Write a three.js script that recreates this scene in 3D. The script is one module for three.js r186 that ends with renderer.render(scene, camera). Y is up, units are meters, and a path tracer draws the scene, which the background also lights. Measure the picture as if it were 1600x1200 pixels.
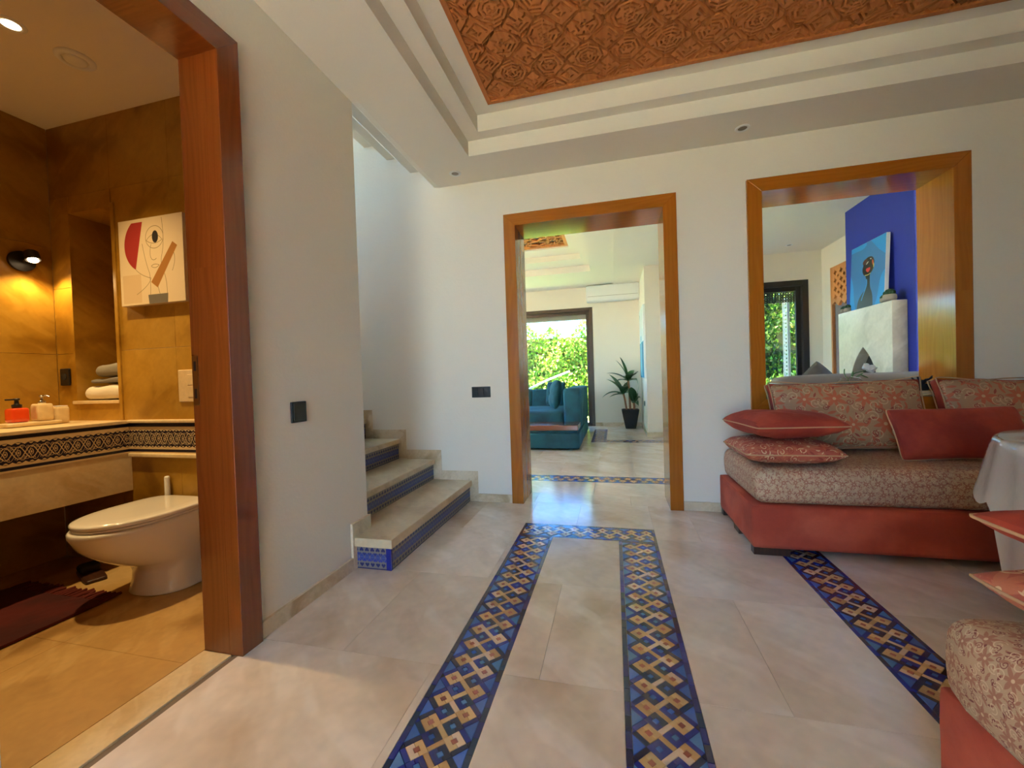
import * as THREE from 'three';
import { RoundedBoxGeometry } from 'three/addons/geometries/RoundedBoxGeometry.js';
import { mergeGeometries, mergeVertices } from 'three/addons/utils/BufferGeometryUtils.js';
import { Sky } from 'three/addons/objects/Sky.js';

// ------------------------------------------------------------------ camera, sky, sun, exposure
const scene = new THREE.Scene();
const camera = new THREE.PerspectiveCamera(2 * Math.atan(600 / 640) * 180 / Math.PI, 1600 / 1200, 0.05, 200);
camera.rotation.order = 'YXZ';
camera.position.set(0, 0.97, 0);
camera.rotation.set(-0.0167844, 0.2426955, -0.0327223);
scene.add(camera);

const renderer = new THREE.WebGLRenderer({ antialias: true });
renderer.toneMapping = THREE.LinearToneMapping;
renderer.toneMappingExposure = 1.5;
renderer.shadowMap.enabled = true;
renderer.shadowMap.type = THREE.PCFSoftShadowMap;

const SUN_DIR = new THREE.Vector3(-0.2, 0.94, 0.22).normalize();   // towards the sun: high, behind the camera and to the left
const sky = new Sky();
sky.name = 'sky';
sky.scale.setScalar(150);
sky.userData.kind = 'structure';
{
  const u = sky.material.uniforms;
  u.turbidity.value = 4; u.rayleigh.value = 1.2; u.mieCoefficient.value = 0.005; u.mieDirectionalG.value = 0.75;
  if (u.cloudCoverage) u.cloudCoverage.value = 0;
  u.sunPosition.value.copy(SUN_DIR);
}
scene.add(sky);
scene.backgroundIntensity = 1.2;
const sun = new THREE.DirectionalLight(new THREE.Color().setRGB(1, 0.84, 0.62), 80);
sun.name = 'sun';
sun.position.copy(SUN_DIR).multiplyScalar(30);
sun.castShadow = true;
sun.shadow.mapSize.set(4096, 4096);
Object.assign(sun.shadow.camera, { left: -14, right: 14, top: 14, bottom: -14, near: 1, far: 70 });
scene.add(sun);

// ------------------------------------------------------------------ small tools
let seed = 7;
const rnd = () => { seed = (seed * 1664525 + 1013904223) >>> 0; return seed / 4294967296; };
const rr = (a, b) => a + (b - a) * rnd();
const pick = (a) => a[Math.floor(rnd() * a.length)];
const taken = new Map();
function numbered(name) { const n = taken.get(name) ?? 0; taken.set(name, n + 1); return n ? name + '_' + String(n).padStart(3, '0') : name; }
const strip = (g) => { for (const k of Object.keys(g.attributes)) if (!['position', 'normal', 'uv'].includes(k)) g.deleteAttribute(k); return g; };
// texture coordinates in metres, laid on each triangle from the side it faces
function metric(geo, turn = false) {
  const g = geo.index ? geo.toNonIndexed() : geo;
  if (!g.attributes.normal) g.computeVertexNormals();
  const p = g.attributes.position, uv = new Float32Array(p.count * 2), a = new THREE.Vector3(), b = new THREE.Vector3(), c = new THREE.Vector3();
  for (let i = 0; i < p.count; i += 3) {
    a.fromBufferAttribute(p, i); b.fromBufferAttribute(p, i + 1); c.fromBufferAttribute(p, i + 2);
    b.sub(a); c.sub(a); b.cross(c);
    const x = Math.abs(b.x), y = Math.abs(b.y), z = Math.abs(b.z);
    for (let k = 0; k < 3; k++) {
      const X = p.getX(i + k), Y = p.getY(i + k), Z = p.getZ(i + k);
      let u, v;
      if (y >= x && y >= z) { u = X; v = Z; } else if (x >= z) { u = Z; v = Y; } else { u = X; v = Y; }
      if (turn) [u, v] = [v, u];
      uv[(i + k) * 2] = u; uv[(i + k) * 2 + 1] = v;
    }
  }
  g.setAttribute('uv', new THREE.BufferAttribute(uv, 2));
  return strip(g);
}
function join(list) { const l = list.filter(Boolean).map((g) => strip(g.index ? g.toNonIndexed() : g)); return l.length === 1 ? l[0] : mergeGeometries(l); }
function mesh(name, geo, mat, parent, extra) {
  const m = new THREE.Mesh(Array.isArray(geo) ? join(geo) : geo, mat);
  m.name = parent ? name : numbered(name);
  m.castShadow = m.receiveShadow = true;
  (parent ?? scene).add(m);
  if (extra) Object.assign(m.userData, extra);
  return m;
}
function thing(name, label, category, pos = [0, 0, 0], group) {
  const o = new THREE.Group(); o.name = numbered(name); scene.add(o);
  o.position.set(...pos); o.userData = { label, category };
  if (group) o.userData.group = group;
  return o;
}
function tag(o, label, category, group) { o.userData = { ...o.userData, label, category }; if (group) o.userData.group = group; return o; }
function struct(name, label) { const o = new THREE.Group(); o.name = numbered(name); scene.add(o); o.userData = { kind: 'structure' }; if (label) o.userData.label = label; return o; }
// a box between two corners, its edges rounded by r when r > 0
function B(x0, y0, z0, x1, y1, z1, r = 0, seg = 2) {
  const w = Math.abs(x1 - x0), h = Math.abs(y1 - y0), d = Math.abs(z1 - z0);
  const g = r ? new RoundedBoxGeometry(w, h, d, seg, Math.min(r, w / 2.01, h / 2.01, d / 2.01)) : new THREE.BoxGeometry(w, h, d);
  g.translate((x0 + x1) / 2, (y0 + y1) / 2, (z0 + z1) / 2);
  return metric(g);
}
const turned = (g) => metric(g, true);
function ext(points, depth, bevel = 0, holes = []) {   // an outline in x, y pulled along +z
  const s = new THREE.Shape(points.map((p) => new THREE.Vector2(...p)));
  for (const h of holes) s.holes.push(new THREE.Path(h.map((p) => new THREE.Vector2(...p))));
  return new THREE.ExtrudeGeometry(s, { depth, bevelEnabled: bevel > 0, bevelSize: bevel, bevelThickness: bevel, bevelOffset: -bevel, bevelSegments: 2, curveSegments: 12 });
}
function tube(points, r, seg = 40, closed = false, rs = 8) { return new THREE.TubeGeometry(new THREE.CatmullRomCurve3(points.map((p) => new THREE.Vector3(...p)), closed, 'catmullrom', 0.2), seg, r, rs, closed); }
function cyl(r0, r1, h, x, y, z, n = 32) { const g = new THREE.CylinderGeometry(r1, r0, h, n); g.translate(x, y + h / 2, z); return g; }
function lathe(profile, n = 40) { return new THREE.LatheGeometry(profile.map((p) => new THREE.Vector2(...p)), n); }
// a box whose edges are rounded, with a fine grid so that it can sag or bulge: f(p, n) moves each point
function soft(w, h, d, r, n, f) {
  const g = new THREE.BoxGeometry(w, h, d, n[0], n[1], n[2]), p = g.attributes.position, v = new THREE.Vector3(), c = new THREE.Vector3();
  const hw = w / 2 - r, hh = h / 2 - r, hd = d / 2 - r;
  for (let i = 0; i < p.count; i++) {
    v.fromBufferAttribute(p, i);
    c.set(THREE.MathUtils.clamp(v.x, -hw, hw), THREE.MathUtils.clamp(v.y, -hh, hh), THREE.MathUtils.clamp(v.z, -hd, hd));
    v.sub(c); if (v.lengthSq() > 1e-12) v.normalize();
    const nn = v.clone(); v.multiplyScalar(r).add(c);
    if (f) f(v, nn);
    p.setXYZ(i, v.x, v.y, v.z);
  }
  g.deleteAttribute('normal'); g.deleteAttribute('uv');
  const m = mergeVertices(g, 1e-5); m.computeVertexNormals();
  return m;
}
// ------------------------------------------------------------------ noise and textures
const H = (i, j, s) => { let n = Math.imul(i, 374761393) + Math.imul(j, 668265263) + Math.imul(s, 1274126177); n = Math.imul(n ^ (n >>> 13), 1274126177); return ((n ^ (n >>> 16)) >>> 0) / 4294967296; };
function vn(x, y, per, s) {
  const i = Math.floor(x), j = Math.floor(y), f = x - i, g = y - j, u = f * f * (3 - 2 * f), v = g * g * (3 - 2 * g), m = (k) => ((k % per) + per) % per;
  const a = H(m(i), m(j), s), b = H(m(i + 1), m(j), s), c = H(m(i), m(j + 1), s), d = H(m(i + 1), m(j + 1), s);
  return a + (b - a) * u + (c - a) * v + (a - b - c + d) * u * v;
}
function fbm(x, y, per, oct, s) { let t = 0, a = 0.5, n = 0; for (let o = 0; o < oct; o++) { t += a * vn(x, y, per, s + o * 17); n += a; a *= 0.5; x *= 2; y *= 2; per *= 2; } return t / n; }
const mixc = (a, b, t) => [a[0] + (b[0] - a[0]) * t, a[1] + (b[1] - a[1]) * t, a[2] + (b[2] - a[2]) * t];
const ss = (a, b, x) => { const t = Math.min(1, Math.max(0, (x - a) / (b - a))); return t * t * (3 - 2 * t); };
function dataTex(w, h, f, size, color = true) {
  const d = new Uint8Array(w * h * 4);
  for (let y = 0; y < h; y++) for (let x = 0; x < w; x++) { const c = f(x / w, y / h), o = (y * w + x) * 4; for (let k = 0; k < 3; k++) d[o + k] = Math.max(0, Math.min(255, Array.isArray(c) ? c[k] : c)); d[o + 3] = 255; }
  const t = new THREE.DataTexture(d, w, h); setup(t, size, color); return t;
}
function setup(t, size, color) {
  t.wrapS = t.wrapT = THREE.RepeatWrapping; t.magFilter = THREE.LinearFilter; t.minFilter = THREE.LinearMipmapLinearFilter; t.generateMipmaps = true;
  if (color) t.colorSpace = THREE.SRGBColorSpace;
  if (size) t.repeat.set(1 / (size[0] ?? size), 1 / (size[1] ?? size));
  t.needsUpdate = true;
}
function canvasTex(w, h, draw, size, color = true) {
  const c = document.createElement('canvas'); c.width = w; c.height = h; const g = c.getContext('2d'); draw(g, w, h);
  const t = new THREE.CanvasTexture(c); setup(t, size, color); return t;
}
const std = (o) => new THREE.MeshPhysicalMaterial({ roughness: 0.6, ...o });
const srgb = (r, g, b) => new THREE.Color().setRGB(r / 255, g / 255, b / 255, THREE.SRGBColorSpace);

const grain = dataTex(256, 256, (u, v) => 255 * fbm(u * 32, v * 32, 32, 4, 3), 0.35, false);
const M = {};
M.paint = std({ color: srgb(234, 224, 206), roughness: 0.62, bumpMap: grain, bumpScale: 0.0006 });
M.ceil = std({ color: srgb(236, 228, 212), roughness: 0.7, bumpMap: grain, bumpScale: 0.0004 });
M.white = std({ color: srgb(236, 236, 232), roughness: 0.35 });
M.black = std({ color: srgb(24, 24, 26), roughness: 0.35 });
M.blackRough = std({ color: srgb(30, 31, 33), roughness: 0.7 });
M.chrome = std({ color: srgb(205, 205, 205), metalness: 1, roughness: 0.18 });
M.brass = std({ color: srgb(150, 120, 80), metalness: 1, roughness: 0.3 });
M.alu = std({ color: srgb(74, 60, 50), roughness: 0.42, metalness: 0.2 });
M.aluDark = std({ color: srgb(40, 36, 33), roughness: 0.45, metalness: 0.2 });
M.glass = new THREE.MeshPhysicalMaterial({ color: 0xffffff, transmission: 1, roughness: 0.0, thickness: 0, ior: 1.45 });
// polished beige limestone
function marble(base, dark, light, s) {
  return (u, v) => {
    const w = fbm(u * 4, v * 4, 4, 3, s + 90) * 1.6, n = fbm(u * 5 + w, v * 5 + w * 0.7, 5, 5, s), n2 = fbm(u * 3 + 1.3, v * 3, 3, 4, s + 40);
    const vein = Math.pow(1 - Math.abs(2 * fbm(u * 6 + w * 1.1, v * 6 - w, 6, 4, s + 7) - 1), 22), fine = fbm(u * 60, v * 60, 60, 2, s + 11);
    let c = mixc(base, dark, ss(0.45, 0.8, n) * 0.7); c = mixc(c, light, ss(0.5, 0.75, n2) * 0.65);
    const st = fbm((u + v) * 4 + w * 0.8, (u - v) * 12 + w, 4, 4, s + 60); c = mixc(c, light, ss(0.55, 0.72, st) * 0.4); c = mixc(c, dark, ss(0.6, 0.75, 1 - st) * 0.2);
    c = mixc(c, light, vein * 0.12);
    const k = 0.97 + 0.06 * fine; return [c[0] * k, c[1] * k, c[2] * k];
  };
}
const marbleTex = dataTex(1024, 1024, marble([225, 207, 182], [192, 166, 134], [243, 232, 216], 5), 1.9);
const marbleRough = dataTex(256, 256, (u, v) => 255 * (0.5 + 0.5 * fbm(u * 6, v * 6, 6, 4, 31)), 1.4, false);
M.marble = [1, 0.96, 1.03].map((k) => std({ color: new THREE.Color(k, k, k * 0.99), map: marbleTex, roughness: 0.2, roughnessMap: marbleRough, bumpMap: grain, bumpScale: 0.00012 }));
M.grout = std({ color: srgb(178, 154, 124), roughness: 0.9 });
M.skirt = std({ map: dataTex(512, 512, marble([214, 192, 156], [172, 140, 100], [228, 212, 184], 61), 0.6), roughness: 0.35 });
M.tread = std({ map: dataTex(512, 512, marble([206, 184, 146], [176, 150, 110], [222, 206, 172], 23), 0.9), roughness: 0.28 });
const stoneTex = dataTex(1024, 1024, marble([166, 122, 34], [124, 82, 14], [190, 148, 62], 77), 1.1);
M.stone = [1, 0.94, 1.05].map((k) => std({ color: new THREE.Color(k, k, k), map: stoneTex, roughness: 0.34 }));
M.bathFloor = std({ map: dataTex(512, 512, marble([192, 152, 90], [146, 106, 54], [214, 180, 122], 15), 1.2), roughness: 0.4 });
M.cream = std({ map: dataTex(256, 256, marble([224, 198, 150], [200, 168, 116], [232, 214, 174], 44), 0.7), roughness: 0.3 });
// varnished orange wood, the grain along v
const woodFn = (a, b, s) => (u, v) => {
  const w = fbm(u * 4, v * 2, 4, 3, s) * 2.2, g = fbm(u * 40 + w * 3, v * 2, 40, 3, s + 5), r = 0.5 + 0.5 * Math.sin((u * 14 + w * 2.4) * 6.283), p = fbm(u * 128, v * 6, 128, 2, s + 9);
  return mixc(a, b, Math.min(1, 0.25 * r + 0.55 * g + 0.3 * p * p));
};
const woodTex = dataTex(512, 512, woodFn([172, 106, 34], [148, 84, 22], 12), [0.5, 1.4]);
M.wood = std({ map: woodTex, roughness: 0.13 });
M.woodDoor = std({ map: dataTex(512, 512, woodFn([124, 62, 24], [102, 47, 15], 112), [0.5, 1.4]), roughness: 0.22, clearcoat: 0.6, clearcoatRoughness: 0.06 });
M.woodRed = std({ map: dataTex(256, 256, woodFn([132, 78, 44], [92, 48, 24], 52), [0.4, 1.2]), roughness: 0.25, clearcoat: 0.5, clearcoatRoughness: 0.2 });
M.woodDark = std({ map: dataTex(256, 256, woodFn([84, 50, 30], [54, 30, 18], 52), [0.4, 1.2]), roughness: 0.4 });
M.cedar = std({ map: dataTex(256, 256, woodFn([186, 118, 58], [158, 92, 40], 82), [0.5, 0.9]), roughness: 0.75 });
M.cedarLight = std({ map: dataTex(256, 256, woodFn([214, 146, 84], [190, 118, 58], 83), [0.5, 0.9]), roughness: 0.5 });
M.blue = std({ color: srgb(24, 42, 150), roughness: 0.6, bumpMap: grain, bumpScale: 0.0006 });
M.tadelakt = std({ map: dataTex(512, 512, marble([206, 196, 178], [176, 164, 146], [222, 214, 198], 33), 1.3), roughness: 0.22, bumpMap: grain, bumpScale: 0.0003 });
M.soot = std({ color: srgb(52, 44, 38), roughness: 0.9 });
// fabrics
const weave = dataTex(128, 128, (u, v) => 255 * (0.5 + 0.25 * Math.sin(u * 6.283 * 16) * Math.sin(v * 6.283 * 16) + 0.25 * (vn(u * 64, v * 64, 64, 3) - 0.5)), 0.06, false);
const nap = dataTex(256, 256, (u, v) => 255 * fbm(u * 10, v * 10, 10, 5, 91), 0.5, false);
const velvetTex = (a, b, s) => dataTex(256, 256, (u, v) => mixc(a, b, ss(0.3, 0.72, fbm(u * 5, v * 5, 5, 5, s)) * 0.9 + 0.1 * vn(u * 128, v * 128, 128, s)), 0.8);
M.velvet = std({ map: velvetTex([188, 86, 60], [156, 60, 40], 4), roughness: 0.85, sheen: 0.35, sheenRoughness: 0.4, sheenColor: srgb(255, 160, 120), bumpMap: nap, bumpScale: 0.003 });
M.redVelvet = std({ map: velvetTex([172, 66, 42], [136, 42, 27], 8), roughness: 0.8, sheen: 0.35, sheenRoughness: 0.4, sheenColor: srgb(255, 130, 100), bumpMap: nap, bumpScale: 0.003 });
M.cord = std({ color: srgb(190, 152, 112), roughness: 0.8 });
M.teal = std({ map: velvetTex([8, 84, 98], [5, 62, 76], 18), roughness: 0.8, sheen: 0.4, sheenRoughness: 0.35, sheenColor: srgb(90, 200, 220), bumpMap: nap, bumpScale: 0.002 });
M.grey = std({ color: srgb(150, 140, 128), roughness: 0.9, bumpMap: weave, bumpScale: 0.0008 });
M.greyDark = std({ color: srgb(92, 84, 78), roughness: 0.9, bumpMap: weave, bumpScale: 0.0008 });
const rr2 = (a, b, k) => a + (b - a) * H(Math.round(k), 7, 3);
function damask(ground, flower, line, dark, s, k) {
  return (g, w) => {
    seed = s;
    g.fillStyle = ground; g.fillRect(0, 0, w, w); g.lineCap = 'round';
    const spiral = (x, y, r, a, dir, lw, col) => { g.strokeStyle = col; g.lineWidth = lw; g.beginPath(); for (let i = 0; i <= 30; i++) { const t = i / 30, q = r * (1 - 0.85 * t), an = a + dir * t * 8; const X = x + q * Math.cos(an), Y = y + q * Math.sin(an); i ? g.lineTo(X, Y) : g.moveTo(X, Y); } g.stroke(); };
    const leaf = (x, y, l, a, col) => { g.save(); g.translate(x, y); g.rotate(a); g.fillStyle = col; g.beginPath(); g.moveTo(0, 0); g.quadraticCurveTo(l * 0.45, -l * 0.32, l, 0); g.quadraticCurveTo(l * 0.45, l * 0.32, 0, 0); g.fill(); g.restore(); };
    const items = [];
    const n = k;
    for (let i = 0; i < n; i++) for (let j = 0; j < n; j++) items.push([(i + (j % 2 ? 0.5 : 0)) * w / n + rr(-6, 6), (j + 0.5) * w / n + rr(-6, 6), rr(0.8, 1.15) * w / n, rnd() * 6.28, rnd() < 0.5 ? 1 : -1]);
    for (const [x0, y0, q, a, d] of items) for (const ox of [-w, 0, w]) for (const oy of [-w, 0, w]) {
      const x = x0 + ox, y = y0 + oy; if (x < -q || y < -q || x > w + q || y > w + q) continue;
      for (let i = 0; i < 7; i++) leaf(x, y, q * rr2(0.36, 0.5, x0 + i), a + i * 0.9, flower);
      for (let i = 0; i < 6; i++) leaf(x + Math.cos(a + i) * q * 0.5, y + Math.sin(a + i) * q * 0.5, q * 0.34, a + i * 1.05 + 1.2 * d, i % 3 ? flower : ground);
      for (let i = 0; i < 5; i++) leaf(x + Math.cos(a + i * 1.26) * q * 0.36, y + Math.sin(a + i * 1.26) * q * 0.36, q * 0.26, a + i * 1.26 + d * 0.9, i % 2 ? flower : dark);
      for (let i = 0; i < 4; i++) spiral(x + Math.cos(a + i * 1.57) * q * 0.42, y + Math.sin(a + i * 1.57) * q * 0.42, q * 0.2, a + i * 2, i % 2 ? d : -d, Math.max(1.5, q * 0.035), line);
      for (let i = 0; i < 3; i++) spiral(x + Math.cos(a + 0.7 + i * 2.1) * q * 0.5, y + Math.sin(a + 0.7 + i * 2.1) * q * 0.5, q * 0.13, a - i, d, Math.max(1.2, q * 0.025), dark);
      g.fillStyle = line; g.beginPath(); g.arc(x, y, q * 0.06, 0, 7); g.fill();
    }
  };
}
const brocadeTex = canvasTex(1024, 1024, damask('#a98460', '#b8623f', '#c4a27a', '#964632', 5, 4), 0.62);
const brocadeBump = canvasTex(512, 512, damask('#808080', '#404040', '#ffffff', '#606060', 5, 4), 0.55, false);
M.brocade = std({ map: brocadeTex, roughness: 0.62, sheen: 0.3, sheenRoughness: 0.5, bumpMap: brocadeBump, bumpScale: 0.001 });
M.mattress = std({ map: canvasTex(1024, 1024, damask('#bd9e7c', '#a87258', '#d6bc98', '#7e3a30', 9, 9), 0.46), roughness: 0.55, sheen: 0.3, sheenRoughness: 0.4, bumpMap: weave, bumpScale: 0.0006 });
M.brocadeRed = std({ map: canvasTex(1024, 1024, damask('#a5513d', '#b5694c', '#d2b48c', '#8c3428', 15, 4), 0.5), roughness: 0.6, sheen: 0.3, bumpMap: brocadeBump, bumpScale: 0.001 });

// ================================================================== THE SETTING
const XL = -1.337, ZB = -3.055, ZB2 = -3.345, ZW1 = -7.8, ZW2 = -6.5, XW = 0.49, XR = 2.81;
// cut rectangles [x0, z0, x1, z1] out of a list of rectangles
function cut(list, holes) {
  for (const h of holes) {
    const out = [];
    for (const r of list) {
      if (h[0] >= r[2] - 1e-4 || h[2] <= r[0] + 1e-4 || h[1] >= r[3] - 1e-4 || h[3] <= r[1] + 1e-4) { out.push(r); continue; }
      const a0 = Math.max(r[0], h[0]), a1 = Math.min(r[2], h[2]);
      if (h[0] > r[0] + 1e-4) out.push([r[0], r[1], h[0], r[3]]);
      if (h[2] < r[2] - 1e-4) out.push([h[2], r[1], r[2], r[3]]);
      if (h[1] > r[1] + 1e-4) out.push([a0, r[1], a1, h[1]]);
      if (h[3] < r[3] - 1e-4) out.push([a0, h[3], a1, r[3]]);
    }
    list = out;
  }
  return list.filter((r) => r[2] - r[0] > 0.012 && r[3] - r[1] > 0.012);
}
// ---- mosaic borders laid in the floor: [x0, z0, x1, z1], the axis they run along
const STRIPS = [
  { r: [-0.591, -2.43, -0.378, -0.3], ax: 'z', set: 0 }, { r: [0.005, -2.43, 0.218, -0.3], ax: 'z', set: 0 }, { r: [-0.591, -2.643, 0.218, -2.43], ax: 'x', set: 0 },
  { r: [0.825, -2.95, 1.026, -0.3], ax: 'z', set: 1 },
  { r: [-2.2, -3.955, 0.9, -3.735], ax: 'x', set: 2 },
  { r: [-0.335, -7.35, -0.12, -5.95], ax: 'z', set: 3 }, { r: [-0.12, -6.165, 1.6, -5.95], ax: 'x', set: 3 },
];
const floor = struct('floor');
mesh('bed', B(-4.6, -0.2, -7.95, 3.4, -0.012, 2.6), M.grout, floor);
{
  const rects = [];
  const lay = (x0, x1, z0, z1, w, d, off) => { let row = 0; for (let z = z1; z > z0 + 1e-6; z -= d, row++) for (let x = x0 - (row % 2 ? off : 0); x < x1 - 1e-6; x += w) rects.push([Math.max(x, x0), Math.max(z - d, z0), Math.min(x + w, x1), z]); };
  lay(XL, 3.2, ZB2, 0.56, 0.72, 0.61, 0.36);          // hall and passage
  lay(-4.5, 2.82, ZW1, ZB2, 0.72, 0.61, 0.36);         // living room
  lay(XL, 0.33, 0.56, 2.5, 0.83, 0.65, 0);              // entrance, behind the camera
  const holes = STRIPS.map((s) => s.r);
  const g = 0.0005;
  for (const r of cut(rects, holes)) {
    const geo = B(r[0] + g, -0.012, r[1] + g, r[2] - g, 0, r[3] - g);
    const ox = rr(0, 2), oz = rr(0, 2), uv = geo.attributes.uv;
    for (let i = 0; i < uv.count; i++) uv.setXY(i, uv.getX(i) + ox, uv.getY(i) + oz);
    mesh('slab', geo, pick(M.marble), floor);
  }
}
// ---- glazed mosaic tiles
const glaze = (r, g, b, rough = 0.2) => std({ color: srgb(r, g, b), roughness: rough, clearcoat: 0.3, clearcoatRoughness: 0.1 });
const TILE = {
  tan: [glaze(205, 168, 112), glaze(190, 150, 96), glaze(226, 196, 160), glaze(214, 178, 124)],
  brown: [glaze(158, 92, 72), glaze(172, 108, 86), glaze(146, 82, 62)],
  navy: [glaze(24, 28, 104), glaze(16, 20, 62), glaze(34, 40, 128), glaze(22, 40, 74)],
  sky: [glaze(66, 106, 186), glaze(54, 94, 166), glaze(80, 122, 172)],
};
function tileGeo(poly, gap = 0.0006) {
  const c = poly.reduce((a, p) => [a[0] + p[0] / poly.length, a[1] + p[1] / poly.length], [0, 0]);
  const ax = rr(-0.016, 0.016), az = rr(-0.016, 0.016), y0 = rr(-0.0006, 0.0002);
  const inset = (d) => {   // move every side inwards by d
    const n = poly.length, out = [];
    for (let i = 0; i < n; i++) {
      const p = poly[(i + n - 1) % n], q = poly[i], s = poly[(i + 1) % n];
      const e1 = [q[0] - p[0], q[1] - p[1]], e2 = [s[0] - q[0], s[1] - q[1]], l1 = Math.hypot(...e1), l2 = Math.hypot(...e2);
      const n1 = [-e1[1] / l1, e1[0] / l1], n2 = [-e2[1] / l2, e2[0] / l2], k = 1 + n1[0] * n2[0] + n1[1] * n2[1];
      out.push([q[0] + d * (n1[0] + n2[0]) / Math.max(k, 0.3), q[1] + d * (n1[1] + n2[1]) / Math.max(k, 0.3)]);
    }
    return out;
  };
  const area = poly.reduce((a, p, i) => { const q = poly[(i + 1) % poly.length]; return a + p[0] * q[1] - q[0] * p[1]; }, 0);
  if (area < 0) poly = [...poly].reverse();
  const a = inset(gap), b = inset(gap + 0.0005), P = [], top = (p) => y0 + ax * (p[0] - c[0]) + az * (p[1] - c[1]);
  for (const t of THREE.ShapeUtils.triangulateShape(b.map((p) => new THREE.Vector2(...p)), [])) for (const i of [t[0], t[2], t[1]]) P.push(b[i][0], top(b[i]), b[i][1]);
  for (let i = 0; i < a.length; i++) {
    const j = (i + 1) % a.length, A = [a[i][0], top(a[i]) - 0.0006, a[i][1]], Bq = [a[j][0], top(a[j]) - 0.0006, a[j][1]], C = [b[i][0], top(b[i]), b[i][1]], D = [b[j][0], top(b[j]), b[j][1]];
    const E = [a[i][0], -0.012, a[i][1]], F = [a[j][0], -0.012, a[j][1]];
    P.push(...A, ...C, ...D, ...A, ...D, ...Bq, ...E, ...A, ...Bq, ...E, ...Bq, ...F);
  }
  const g = new THREE.BufferGeometry(); g.setAttribute('position', new THREE.BufferAttribute(new Float32Array(P), 3)); g.computeVertexNormals();
  return metric(g);
}
// the interlaced pattern, in grid units: outlines of one period (loops round brown squares, blue squares, bars, edge pieces)
const S2 = Math.SQRT2, UNIT = [];
{
  const push = (kind, pts) => UNIT.push([kind, pts]);
  const sq = (a, b, h) => [[a - h, b - h], [a + h, b - h], [a + h, b + h], [a - h, b + h]];
  const ring = (kind, a, b, halves) => {
    push(kind, [[a - 1.5, b - 1.5], [a + 1.5, b - 1.5], [a + 1.5, b], [a + 0.5, b], [a + 0.5, b - 0.5], [a - 0.5, b - 0.5], [a - 0.5, b], [a - 1.5, b]]);
    push(kind, [[a - 1.5, b], [a - 0.5, b], [a - 0.5, b + 0.5], [a + 0.5, b + 0.5], [a + 0.5, b], [a + 1.5, b], [a + 1.5, b + 1.5], [a - 1.5, b + 1.5]]);
  };
  const side = (f) => {
    const bar = (k, a0, b0, a1, b1) => push(k, [[a0, b0], [a1, b0], [a1, b1], [a0, b1]].map(f));
    const half = (k, pts) => push(k, pts.map(f));
    half('navy', [[-1.5, -2.5], [1.5, -2.5], [1.5, -1.5], [-1.5, -1.5]]);
    half('navy', [[1.5, -5.5], [2.5, -5.5], [2.5, -2.5], [1.5, -2.5]]);
    half('sky', [[1.5, -2.5], [-1.5, -2.5], [1.5, -5.5]]);
    half('navy', [[-1.5, -1.5], [-2.5, -1.5], [-1.5, -2.5]]);
    bar('tan', 1.5, 0.5, 4.5, 1.5);
  };
  ring('tan', 0, 0); push('brown', sq(0, 0, 0.5)); ring('navy', 3, -1); push('sky', sq(3, -1, 0.5));
  ring('tan', 6, 2); push('brown', sq(6, 2, 0.5)); ring('navy', 3, 3); push('sky', sq(3, 3, 0.5));
  side((p) => p); side(([a, b]) => [6 - b, 2 - a]);
}
const trims = ['mosaic border of blue and tan glazed tiles framing the middle of the hall floor', 'mosaic border running under the large red sofa', 'mosaic border across the living room floor behind the passage', 'mosaic corner border by the potted plant'].map((l, i) => struct('trim_' + (i + 1), l));
const mosaics = [[], [], [], []];
for (const { r, ax, set } of STRIPS) {
  const along = ax === 'z' ? r[3] - r[1] : r[2] - r[0], across = ax === 'z' ? r[2] - r[0] : r[3] - r[1];
  const t = across * 0.834 / (16 / S2), P = 4 * S2 * t, n = Math.max(1, Math.round((along - 0.03) / P)), k = (along - 0.03) / (n * P), edge = across * 0.083;
  const put = (kind, uv) => {
    const pts = uv.map(([u, v]) => (ax === 'z' ? [r[0] + across / 2 + u, r[1] + v] : [r[0] + v, r[1] + across / 2 + u]));
    const c = pts.reduce((q, p) => [q[0] + p[0] / pts.length, q[1] + p[1] / pts.length], [0, 0]);
    mosaics[set].push({ kind, pts, dist: Math.hypot(c[0], c[1]) + (c[1] > -0.88 ? 50 : 0) });
  };
  for (let i = -1; i <= n; i++) for (const [kind, pts] of UNIT) {
    const uv = pts.map(([a, b]) => [((a + b) / S2 - 4 / S2) * t, ((a - b) / S2 * t + 0.6 * P + i * P) * k + 0.015]);
    const lo = Math.min(...uv.map((p) => p[1])), hi = Math.max(...uv.map((p) => p[1]));
    if (lo >= along - 0.016 || hi <= 0.016) continue;
    put(kind, uv.map(([u, v]) => [u, Math.min(along - 0.015, Math.max(0.015, v))]).filter((p, q, all) => { const o = all[(q + 1) % all.length]; return Math.hypot(p[0] - o[0], p[1] - o[1]) > 1e-5; }));
  }
  const m = Math.round(along / 0.052);
  for (let i = 0; i < m; i++) for (const s of [-1, 1]) { const u0 = s * (across / 2 - edge), u1 = s * across / 2, v0 = i * along / m, v1 = (i + 1) * along / m; put('navy', [[u0, v0], [u1, v0], [u1, v1], [u0, v1]]); }
  const w = across / 2 - edge;
  for (const v of [0, along - 0.015]) for (const q of [-1, 0, 1, 2]) put('navy', [[-w + (q + 1) * w / 2, v], [-w + (q + 2) * w / 2, v], [-w + (q + 2) * w / 2, v + 0.015], [-w + (q + 1) * w / 2, v + 0.015]]);
}
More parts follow.
